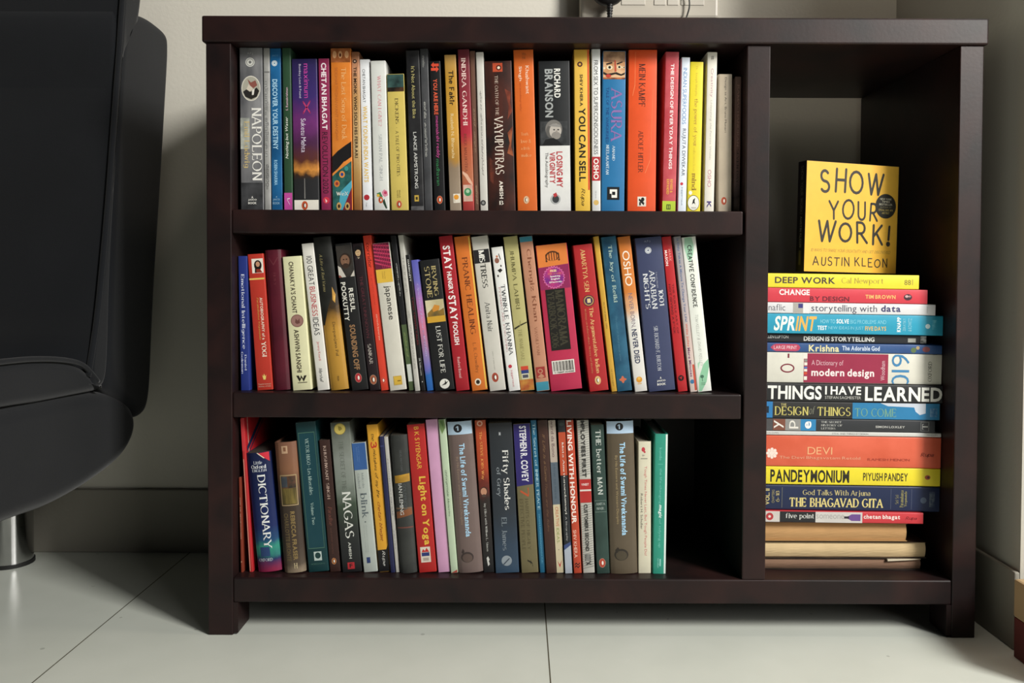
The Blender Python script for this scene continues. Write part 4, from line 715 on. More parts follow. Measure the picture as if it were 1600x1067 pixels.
LOW = shelf([
 ("thin red-brown paperback with small white capitals, against the side panel", 30, 62, 420, 42, 78, 988, '#7c3322', [
   t('GUY DE MAUPASSANT', .3, .62, 540, 790, '#d8b8a0', 'r', 'author'), bird(.4, 925, .26, '#c88a5a')], dict(page='#b09a80')),
 ("tall thin red hardback with white line and navy stripes on its cover", 64, 82, 52, 112, 146, 985, '#b42c2e', [
   r(.08, .9, 60, 250, '#c4343a'), r(.2, .36, 300, 980, '#d8a890')], dict(kind='pb', side='#b01c24', stripes=True, page='#c0b49c')),
 ("small thick navy dictionary with glowing green band and torn red corner", 75, 246, 262, 150, 316, 982, ('z', ((0, '#131c42'), (.62, '#16265a'), (.74, '#1c4a70'), (.8, '#2c8a78'), (.84, '#2a7a72'), (.89, '#1c2c5a'), (.93, '#5a2450'), (1, '#8a2448'))), [
   p([(.5, 266), (.96, 262), (.96, 320)], '#c8283a'), p([(.46, 264), (.52, 264), (.78, 298), (.74, 300)], '#d8c8b0'), th('Little', .3, .66, 312, 332, '#d0d6e0', 'r'), th('Oxford', .17, .8, 336, 358, '#e2e6ea', 'R'), th('ENGLISH', .2, .8, 362, 378, '#d0d6e0', 'r'),
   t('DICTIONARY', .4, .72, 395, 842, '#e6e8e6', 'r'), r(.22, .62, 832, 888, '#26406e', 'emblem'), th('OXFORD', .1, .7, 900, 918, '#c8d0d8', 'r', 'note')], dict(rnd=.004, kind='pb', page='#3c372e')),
 ("worn brown leather-look book with a faded gold label panel", 270, 406, 198, 332, 463, 975, ('z', ((0, '#7a5442'), (.2, '#80583f'), (.36, '#5a4232'), (.48, '#3a3028'), (.8, '#40342c'), (.94, '#54483c'), (1, '#8a7a66'))), [
   r(.34, .62, 220, 265, '#b89678', 'emblem'), r(.42, .54, 228, 252, '#80583f', 'emblem'), r(.16, .92, 392, 398, '#a08a64'), r(.16, .92, 570, 576, '#a08a64'), r(.16, .2, 392, 576, '#a08a64'), r(.88, .92, 392, 576, '#a08a64'), r(.22, .5, 402, 465, ('m', '#3a4048', '#5a5a58', 60)), r(.52, .86, 402, 470, ('m', '#5a3c2c', '#2c2a24', 90)), r(.22, .86, 472, 566, ('m', '#7a6a34', '#4a4020', 120, (1, 1, .2))),
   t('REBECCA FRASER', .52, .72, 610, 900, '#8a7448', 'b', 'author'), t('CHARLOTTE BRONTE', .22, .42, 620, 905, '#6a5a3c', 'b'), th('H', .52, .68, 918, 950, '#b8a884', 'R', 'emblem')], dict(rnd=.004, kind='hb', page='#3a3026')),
 ("dark teal green book framed with a thin pale border line", 400, 524, 76, 480, 607, 978, '#12393d', [
   r(.1, .9, 138, 142, '#4a7060'), r(.1, .9, 835, 839, '#4a7060'), r(.1, .12, 138, 839, '#4a7060'), r(.88, .9, 138, 839, '#4a7060'), r(.13, .87, 144, 833, '#123f49'),
   t('VICTOR HUGO · Les Miserables', .4, .58, 175, 515, '#9ab4ae', 'r', 'author'), t('Volume Two', .4, .55, 562, 695, '#9ab4ae', 'r'), r(.34, .72, 858, 912, '#b8c8c4', 'emblem'), e(.53, 882, .14, '#1c3c3c', 1.1), th('WORDSWORTH', .16, .84, 928, 936, '#4a7468', 's', 'note')], dict(page='#6a7462')),
 ("slim dark brown paperback with pale serif author name between green and grey", 546, 614, 187, 613, 680, 978, '#38231f', [
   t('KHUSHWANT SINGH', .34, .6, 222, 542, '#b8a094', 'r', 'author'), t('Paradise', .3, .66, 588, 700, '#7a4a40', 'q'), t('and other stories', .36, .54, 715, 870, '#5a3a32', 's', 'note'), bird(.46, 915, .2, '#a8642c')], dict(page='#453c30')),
 ("grey-green book with a gold coin and large white serif title", 612, 738, 78, 692, 808, 978, ('z', ((0, '#4a4f48'), (.12, '#6a7068'), (.25, '#848a84'), (.4, '#7c847c'), (.55, '#3c4a3c'), (.7, '#2c302e'), (.85, '#242628'), (1, '#1c1c1e'))), [
   e(.48, 118, .3, '#8a7a34', 1), e(.48, 118, .27, '#c4b058', 1), p([(.4, 100), (.55, 105), (.6, 120), (.45, 130), (.4, 120)], '#8a7a34', 'emblem'), t('THE SECRET OF THE', .36, .58, 190, 480, '#5e645c', 'r'), t('NAGAS', .32, .76, 495, 775, '#d8dad4', 'r'), t('AMISH', .42, .56, 798, 898, '#b8bab4', 'b', 'author'), r(.3, .66, 920, 960, '#b02830', 'emblem'), th('F', .4, .55, 928, 952, '#2a1618', 'b', 'emblem')]),
 ("pale grey-green paperback with blue top and lowercase grey title", 746, 834, 203, 822, 906, 978, '#aab2ac', [
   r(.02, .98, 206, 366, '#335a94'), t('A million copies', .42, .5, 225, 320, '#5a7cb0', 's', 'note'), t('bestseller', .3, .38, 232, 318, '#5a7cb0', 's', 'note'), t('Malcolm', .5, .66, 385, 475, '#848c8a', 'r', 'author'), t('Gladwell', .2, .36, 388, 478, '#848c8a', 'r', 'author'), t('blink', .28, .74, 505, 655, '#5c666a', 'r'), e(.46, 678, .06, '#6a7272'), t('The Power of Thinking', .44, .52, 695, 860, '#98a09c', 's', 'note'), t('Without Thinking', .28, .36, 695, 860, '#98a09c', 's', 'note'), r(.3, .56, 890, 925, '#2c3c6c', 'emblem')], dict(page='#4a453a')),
 ("yellow book with handwritten black title, red numeral and black foot", 837, 911, 92, 920, 986, 985, '#d49a26', [
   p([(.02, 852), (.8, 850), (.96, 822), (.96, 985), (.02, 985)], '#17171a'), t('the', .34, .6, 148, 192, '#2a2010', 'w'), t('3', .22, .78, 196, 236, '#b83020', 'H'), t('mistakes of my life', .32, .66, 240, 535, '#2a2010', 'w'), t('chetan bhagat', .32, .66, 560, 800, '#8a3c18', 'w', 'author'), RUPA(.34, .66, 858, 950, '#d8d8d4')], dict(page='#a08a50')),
 ("slim indigo booklet with no lettering, behind a thin white one", 918, 946, 165, 987, 1017, 985, '#23264a', [r(.1, .9, 220, 226, '#3a4070')]),
 ("thin white-spined booklet with faint grey lettering beside the indigo one", 946, 972, 168, 1018, 1046, 985, '#b4b2ac', [
   t('INDIAN HISTORY', .34, .64, 300, 520, '#8a888a', 's', 'note'), t('STORYTELLING', .3, .66, 530, 640, '#55565e', 's'), t('series', .36, .6, 730, 845, '#8a888a', 's', 'author')]),
], 360, 640, 3.953) + shelf([
 ("charcoal grey book with a yellow band and white author capitals", 33, 146, 155, 103, 198, 976, ('m', '#2e302f', '#3a3c3a', 30), [
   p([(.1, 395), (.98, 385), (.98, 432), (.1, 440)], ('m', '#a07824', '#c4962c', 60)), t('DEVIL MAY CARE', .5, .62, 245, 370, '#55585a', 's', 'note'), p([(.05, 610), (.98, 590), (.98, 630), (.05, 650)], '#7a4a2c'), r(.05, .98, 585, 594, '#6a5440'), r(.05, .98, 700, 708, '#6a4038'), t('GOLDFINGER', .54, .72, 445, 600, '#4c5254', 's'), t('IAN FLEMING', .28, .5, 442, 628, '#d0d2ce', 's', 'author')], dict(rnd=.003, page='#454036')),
 ("bright red book with golden-yellow title and small colourful square mark", 138, 249, 90, 216, 323, 990, '#ac2220', [
   t('B K S IYENGAR', .4, .66, 105, 362, '#d8a838', 's', 'author'), t('Light on Yoga', .34, .82, 408, 825, '#dcb43c', 'b'), r(.18, .74, 836, 930, '#d4cabc', 'emblem'), p([(.24, 868), (.34, 848), (.44, 860), (.54, 842), (.68, 868)], '#b8302c', 'emblem'), r(.24, .68, 870, 892, '#2c3870', 'emblem'), r(.3, .62, 902, 920, '#a89c90', 'emblem')]),
 ("plain pink notebook-like book without lettering", 255, 331, 60, 334, 410, 996, '#c795b8', [r(.9, .97, 62, 994, '#d8b0c8')], dict(page='#d8a8c4')),
 ("pale mint book with thin script title and leaf at its top", 333, 380, 60, 412, 454, 994, '#b2c4a8', [
   p([(.1, 62), (.8, 62), (.9, 110), (.4, 150), (.1, 110)], '#6f8a54'), p([(.2, 70), (.6, 66), (.7, 120)], '#54743e'), t('Unforgettable Memories', .3, .66, 368, 650, '#5a6a58', 'w'), p([(.1, 994), (.95, 975), (.95, 994)], '#a8443a')]),
 ("thick taupe-brown book with pale blue title and top band, beside mint", 384, 546, 70, 462, 609, 996, '#6c5c58', [
   r(.02, .98, 70, 150, '#a8c0d4'), e(.42, 112, .17, '#1c1c20'), r(.4, .45, 98, 126, '#a8c0d4', 'emblem'), p([(.34, 106), (.4, 98), (.4, 104), (.35, 110)], '#a8c0d4', 'emblem'), t('The Life of Swami Vivekananda', .42, .64, 205, 775, '#a8d0ea', 'b'), t('By His Eastern and Western Disciples', .24, .36, 285, 700, '#9a8472', 's', 'author'), e(.42, 900, .25, '#3c3230', .85), e(.42, 905, .2, '#5c4c46', .85), p([(.2, 870), (.26, 848), (.32, 862), (.28, 885)], '#3c3230', 'emblem')], dict(rnd=.003, kind='hb')),
 ("book fading from orange-red to black with a tiny man's face", 560, 625, 65, 613, 683, 993, ('z', ((0, '#b04a26'), (.3, '#a84020'), (.42, '#6a2a20'), (.52, '#2c2422'), (1, '#1f2022'))), [
   e(.46, 85, .26, '#d8a890', 1), e(.46, 85, .14, '#b04a26', 1), t('The STEVE JOBS Way', .3, .6, 135, 428, '#e09a4c', 'r'), e(.48, 498, .34, '#3a2620', 1.2, 'art'), e(.46, 500, .28, '#b8866a', 1.25, 'art'), e(.46, 525, .2, '#4a3a34', .7, 'art'), t('Jay Elliot with William L. Simon', .36, .6, 570, 865, '#b8b8b4', 'r', 'author'), p([(.36, 905), (.5, 895), (.62, 915), (.55, 925), (.62, 945), (.45, 955), (.4, 930)], '#c8c8c4', 'emblem')]),
 ("thick charcoal book with white serif title and round pale mark", 641, 793, 82, 691, 831, 993, ('z', ((0, '#2a2d31'), (.6, '#2c333b'), (.8, '#303f50'), (1, '#344a60'))), [
   t('I', .42, .5, 135, 160, '#a0a4a8', 'r', 'note'), t('Fifty Shades', .46, .78, 248, 612, '#e2e2de', 'r'), t('of Grey', .2, .42, 350, 528, '#8a9298', 'r'), t('EL James', .36, .58, 655, 858, '#7a848c', 'r', 'author'), e(.5, 920, .22, '#8a949c', 1), p([(.34, 940), (.6, 905), (.64, 908), (.38, 945)], '#3a4654', 'emblem')]),
 ("book with violet-blue top, white condensed capitals and olive-gold lower part", 794, 904, 86, 850, 952, 998, '#6c6446', [
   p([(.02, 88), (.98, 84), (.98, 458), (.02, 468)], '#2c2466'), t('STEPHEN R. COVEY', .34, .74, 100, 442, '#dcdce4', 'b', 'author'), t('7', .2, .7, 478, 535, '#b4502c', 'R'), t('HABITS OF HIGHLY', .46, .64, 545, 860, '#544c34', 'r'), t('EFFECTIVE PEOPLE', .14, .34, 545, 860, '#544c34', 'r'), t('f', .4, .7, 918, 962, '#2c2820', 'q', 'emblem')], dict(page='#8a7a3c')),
 ("slim teal-blue paperback with white serif title beside the olive-gold book", 904, 942, 65, 962, 1000, 998, '#1d5f80', [
   t('The Secret of INNER PEACE', .3, .72, 85, 612, '#a8c8d0', 'r'), t('SWAMI RAMAKRISHNANANDA PURI', .36, .6, 640, 940, '#5aa0bc', 's', 'author')]),
 ("chocolate brown book with faint golden script, beside teal", 944, 1010, 65, 1001, 1062, 998, '#3f2822', [
   t('If Life is a Game', .4, .66, 150, 440, '#7a5c40', 'w'), t('These are the Rules', .4, .62, 450, 745, '#6a4c38', 'w', 'author')]),
 ("paperback banded grey, slate and cream with rainbow lettering", 1011, 1060, 65, 1068, 1110, 1000, '#b8b0a0', [
   r(.02, .98, 65, 320, '#b0a296'), r(.02, .98, 322, 580, '#56626e'), r(.02, .98, 582, 998, '#c8bc9c'), t('ward da Bono', .3, .7, 66, 290, '#5a4048', 's', 'author'), t('How to have', .36, .64, 335, 545, '#40505e', 's'), t('CREATIVE', .3, .7, 595, 715, '#b8582c', 's'), t('IDEAS.', .3, .66, 725, 820, '#7a8a3c', 's'), e(.46, 858, .06, '#4a4a44'), p([(.2, 925), (.5, 950), (.85, 918), (.5, 968)], '#b83038', 'emblem')]),
], 600, 640, 3.953) + shelf([
 ("paperback with orange upper half, dark lower half and white serif title", 121, 171, 65, 173, 214, 1004, '#23262a', [
   r(.02, .98, 138, 402, '#b4492a'), p([(.02, 830), (.95, 810), (.95, 845), (.02, 860)], '#3a4a7a'), p([(.02, 860), (.95, 830), (.95, 1004), (.02, 1004)], '#a8b0bc'), e(.5, 90, .36, '#3a4442', .6, 'art'), t('Mata Amritanandamayi', .34, .66, 200, 640, '#d8d4cc', 'r'), t('A Biography', .34, .6, 655, 805, '#a8a8a8', 'r', 'author')]),
 ("orange-red paperback with large white capitals running its whole length", 173, 219, 65, 221, 274, 1006, '#b5432a', [
   t('LIVING WITH HONOUR', .14, .72, 66, 700, '#f0e4dc', 'b'), t('SHIV KHERA', .2, .6, 740, 910, '#e8c0ac', 's', 'author'), p([(.2, 950), (.4, 940), (.6, 952), (.85, 940), (.85, 947), (.6, 960), (.4, 948), (.2, 958)], '#2a1a18', 'emblem'), p([(.2, 966), (.4, 956), (.6, 968), (.85, 956), (.85, 963), (.6, 976), (.4, 964), (.2, 974)], '#2a1a18', 'emblem')]),
 ("grey-striped paperback with a red band in the middle of its title", 238, 318, 65, 284, 349, 1000, '#bab8b0', [
   *[p([(.04, 80 + k * 14), (.96, 66 + k * 14), (.96, 71 + k * 14), (.04, 85 + k * 14)], '#92928c') for k in range(24)], *[p([(.04, 590 + k * 14), (.96, 576 + k * 14), (.96, 581 + k * 14), (.04, 595 + k * 14)], '#92928c') for k in range(28)],
   t('MPLOYEES FIRST', .3, .64, 68, 412, '#2c2c2c', 'b'), r(.02, .98, 425, 568, '#b02a28'), r(.02, .98, 488, 498, '#d8d0c8'), th('VINEET', .16, .8, 450, 464, '#e8d0cc', 'b', 'author'), t('CUSTOMERS SECOND', .32, .62, 578, 865, '#2c2c2c', 'b'), r(.26, .72, 885, 925, ('m', '#5a5a58', '#8a8a86', 160), 'emblem'), p([(.25, 930), (.75, 945), (.72, 950), (.3, 936)], '#3a3a3a', 'emblem'), p([(.7, 925), (.3, 948), (.36, 952), (.76, 930)], '#3a3a3a', 'emblem')]),
 ("dark green book with pale serif title and thin ruled author box", 326, 410, 93, 368, 444, 1013, ('m', '#2a3d38', '#344a44', 30), [
   t('THE better MAN', .34, .74, 125, 525, '#c4cac4', 'r'), r(.06, .94, 560, 563, '#6a7c74'), r(.06, .94, 630, 633, '#6a7c74'), th('ANITA', .14, .86, 574, 590, '#9aa8a2', 'r', 'author'), th('NAIR', .2, .78, 602, 618, '#9aa8a2', 'r', 'author'), bird(.46, 948, .24, '#b04432', '#b04432')]),
 ("thick olive-brown book with pale blue title and top band, beside the short cream book", 414, 600, 68, 456, 611, 1014, '#5b5040', [
   r(.02, .98, 68, 145, '#b0c8e0'), e(.47, 102, .14, '#1c1c20'), r(.45, .495, 88, 117, '#b0c8e0', 'emblem'), p([(.4, 96), (.45, 88), (.45, 94), (.41, 100)], '#b0c8e0', 'emblem'), t('The Life of Swami Vivekananda', .46, .66, 200, 775, '#a8d4f0', 'b'), t('By His Eastern and Western Disciples', .26, .37, 280, 705, '#a8946c', 's', 'author'), e(.42, 895, .25, '#2f2a24', .85), e(.42, 900, .2, '#4c4436', .85), p([(.2, 868), (.3, 848), (.36, 862), (.28, 885)], '#2f2a24', 'emblem')], dict(rnd=.003, kind='hb')),
 ("short cream book with thin red title and black author name", 619, 703, 196, 624, 698, 1015, '#d2cdb6', [
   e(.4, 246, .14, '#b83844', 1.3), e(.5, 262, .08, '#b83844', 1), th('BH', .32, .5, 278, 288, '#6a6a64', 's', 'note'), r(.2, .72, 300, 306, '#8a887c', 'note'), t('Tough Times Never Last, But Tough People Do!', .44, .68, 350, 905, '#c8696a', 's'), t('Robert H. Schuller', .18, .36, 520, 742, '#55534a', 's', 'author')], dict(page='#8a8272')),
 ("mint green book with white board edge, last on the lowest shelf", 722, 806, 150, 708, 792, 1012, '#2c927c', [
   r(.84, .97, 152, 1010, '#dfeae6'), t('kondo', .38, .58, 235, 312, '#6cbcae', 's', 'author'), r(.3, .66, 335, 337, '#6cbcae', 'note'), t('the life-changing', .38, .6, 362, 580, '#6cbcae', 's'), t('magic', .36, .64, 585, 668, '#e0f0ec', 'j'), t('of tidying up', .38, .6, 675, 850, '#6cbcae', 's'), t('vermilion', .36, .5, 915, 975, '#8accc0', 's', 'note'), r(.52, .62, 920, 965, '#8accc0', 'note')], dict(kind='hb', page='#cfd4cc')),
], 840, 640, 3.953)
# ------------------------------------------------------------------ room
YW = .331                    # back wall plane
XR = .635                    # right wall plane
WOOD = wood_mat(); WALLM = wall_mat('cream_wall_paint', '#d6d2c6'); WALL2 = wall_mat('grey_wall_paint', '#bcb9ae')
SKIRT = wall_mat('skirting_tile', '#8f8b80')
def struct(name, me, m):
    o = link(name, me, m); o['kind'] = 'structure'; return o
struct('floor', box_mesh('floor', -2.6, 3.2, -3.2, YW + .15, -.05, 0), floor_mat())
struct('wall_back', box_mesh('wall_back', -2.6, XR + .16, YW, YW + .15, 0, 2.7), WALLM)
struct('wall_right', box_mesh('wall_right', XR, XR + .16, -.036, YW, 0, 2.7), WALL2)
struct('baseboard_back', box_mesh('baseboard_back', -2.6, XR, YW - .009, YW, 0, .108, .002), SKIRT)
struct('baseboard_right', box_mesh('baseboard_right', XR - .007, XR, -.036, YW - .009, 0, .1, .002), SKIRT)

# ------------------------------------------------------------------ bookcase
zx = lambda py, px=780: at(px, py, 0).z
Z_TOP, Z_UNDER = zx(27.5, 930), zx(69, 930)
ZS = [zx(328.5), zx(615), zx(904.5)]; ZB = [zx(365.5), zx(654), zx(943)]
XL0, XL1 = at(323, 437, 0).x, at(362, 437, 0).x
XD0, XD1 = at(1164, 437, 0).x, at(1201, 437, 0).x
XR0, XR1 = at(1495, 437, 0).x, at(1532, 437, 0).x
DEP = .31
case = thing('bookcase', 'dark espresso wooden bookcase with three book shelves and an open side compartment', 'bookcase', (0, 0, 0))
def wpart(name, x0, x1, y0, y1, z0, z1, bev=.0015):
    return link(name, box_mesh(name, x0, x1, y0, y1, z0, z1, bev), WOOD, case)
wpart('top_board', XL0 - .004, XR1 + .004, -.004, DEP, Z_UNDER, Z_TOP, .0025)
def side_panel(x0, x1):
    """A side with a foot at each end: outline in depth and height, as thick as the board."""
    P_ = [(0, 0), (.046, 0), (.05, .004), (.05, ZB[2]), (DEP - .05, ZB[2]), (DEP - .05, .004), (DEP - .046, 0), (DEP, 0), (DEP, Z_UNDER), (0, Z_UNDER)]
    n = len(P_); bm = bmesh.new()
    A_ = [bm.verts.new((x0, y, z)) for y, z in P_]; B_ = [bm.verts.new((x1, y, z)) for y, z in P_]
    bm.faces.new(A_); bm.faces.new(B_[::-1])
    for i in range(n): bm.faces.new((A_[i], B_[i], B_[(i + 1) % n], A_[(i + 1) % n]))
    bmesh.ops.recalc_face_normals(bm, faces=bm.faces[:])
    bmesh.ops.bevel(bm, geom=bm.edges[:], offset=.0012, segments=2, affect='EDGES', profile=.5)
    me = bpy.data.meshes.new('side_panel'); bm.to_mesh(me); bm.free(); link('side_panel', me, WOOD, case)
side_panel(XL0, XL1); side_panel(XR0, XR1)
wpart('divider', XD0, XD1, .001, DEP, ZS[2], Z_UNDER)
wpart('shelf', XL1, XD0 - .003, .001, DEP - .01, ZB[0], ZS[0], .002)
wpart('shelf', XL1, XD0 - .003, .001, DEP - .01, ZB[1], ZS[1], .002)
wpart('bottom_shelf', XL1, XR0, .001, DEP, ZB[2], ZS[2], .002)
wpart('back_panel', XL1, XD0, DEP - .009, DEP - .001, ZS[2], Z_UNDER, 0)
def foot(x0, x1, y0, y1, cx, cy):
    bm = bmesh.new(); bmesh.ops.create_cube(bm, size=1)
    for v in bm.verts: v.co = Vector((x0 + (v.co.x + .5) * (x1 - x0), y0 + (v.co.y + .5) * (y1 - y0), (v.co.z + .5) * ZB[2]))
    ed = [q for q in bm.edges if all(abs(v.co.z) < 1e-6 for v in q.verts)]
    bmesh.ops.bevel(bm, geom=ed, offset=.003, segments=1, affect='EDGES')
    me = bpy.data.meshes.new('corner_block'); bm.to_mesh(me); bm.free(); link('corner_block', me, WOOD, case)
foot(XL1 + .0001, XL1 + .0065, .001, .045, 1, 1); foot(XR0 - .0065, XR0 - .0001, .001, .045, 1, 1)

# ------------------------------------------------------------------ books on the three shelves
STACK = []   # filled below, then all lettering glyphs are prepared at once
def prep(b, k, first):
    Y = .020 + .0035 * (((k * 37) % 11) / 11)
    zs = ZS[first] + .0002
    TL, TR = at(b['TL'], b['top'], Y), at(b['TR'], b['top'], Y); BL, BR = at(b['BL'], b['bot'], Y), at(b['BR'], b['bot'], Y)
    tn = ((TL.x + TR.x) - (BL.x + BR.x)) / 2 / (TL.z - BL.z)
    mid = (TL.x + TR.x + BL.x + BR.x) / 4; zm = (TL.z + BL.z) / 2
    wh = ((TR.x - TL.x) + (BR.x - BL.x)) / 2
    b.update(Y=Y, zs=zs, tn=tn, a=mid - wh / 2 - tn * (zm - zs), b=mid + wh / 2 - tn * (zm - zs), zt=(TL.z + TR.z) / 2)
def solve(row):
    for _ in range(3):
        for i, q in enumerate(row):
            H = q['zt'] - q['zs']
            m = min(q['a'], q['a'] + q['tn'] * H)
            if m < XL1 + .0006: q['a'] += XL1 + .0006 - m
            if q['a'] + q['tn'] * H < XL1 + .0012: q['a'] = XL1 + .0012 - q['tn'] * H
            m = max(q['b'], q['b'] + q['tn'] * H)
            if m > XD0 - .0008: q['b'] -= m - XD0 + .0008
            if i + 1 < len(row):
                n = row[i + 1]; dz = min(H, n['zt'] - n['zs'])
                o = max(q['b'] - n['a'], q['b'] + q['tn'] * dz - n['a'] - n['tn'] * dz) + .0002
                if o > 0:
                    wq, wn = q['b'] - q['a'], n['b'] - n['a']; tot = wq + wn
                    q['b'] -= o * wq / tot; n['a'] += o * wn / tot
rows = [TOP, MID, LOW]
GROUPS = ['books standing on the top shelf', 'books standing on the middle shelf', 'books standing on the lowest shelf']
for ri, row in enumerate(rows):
    for k, b in enumerate(row): prep(b, k, ri)
    solve(row)

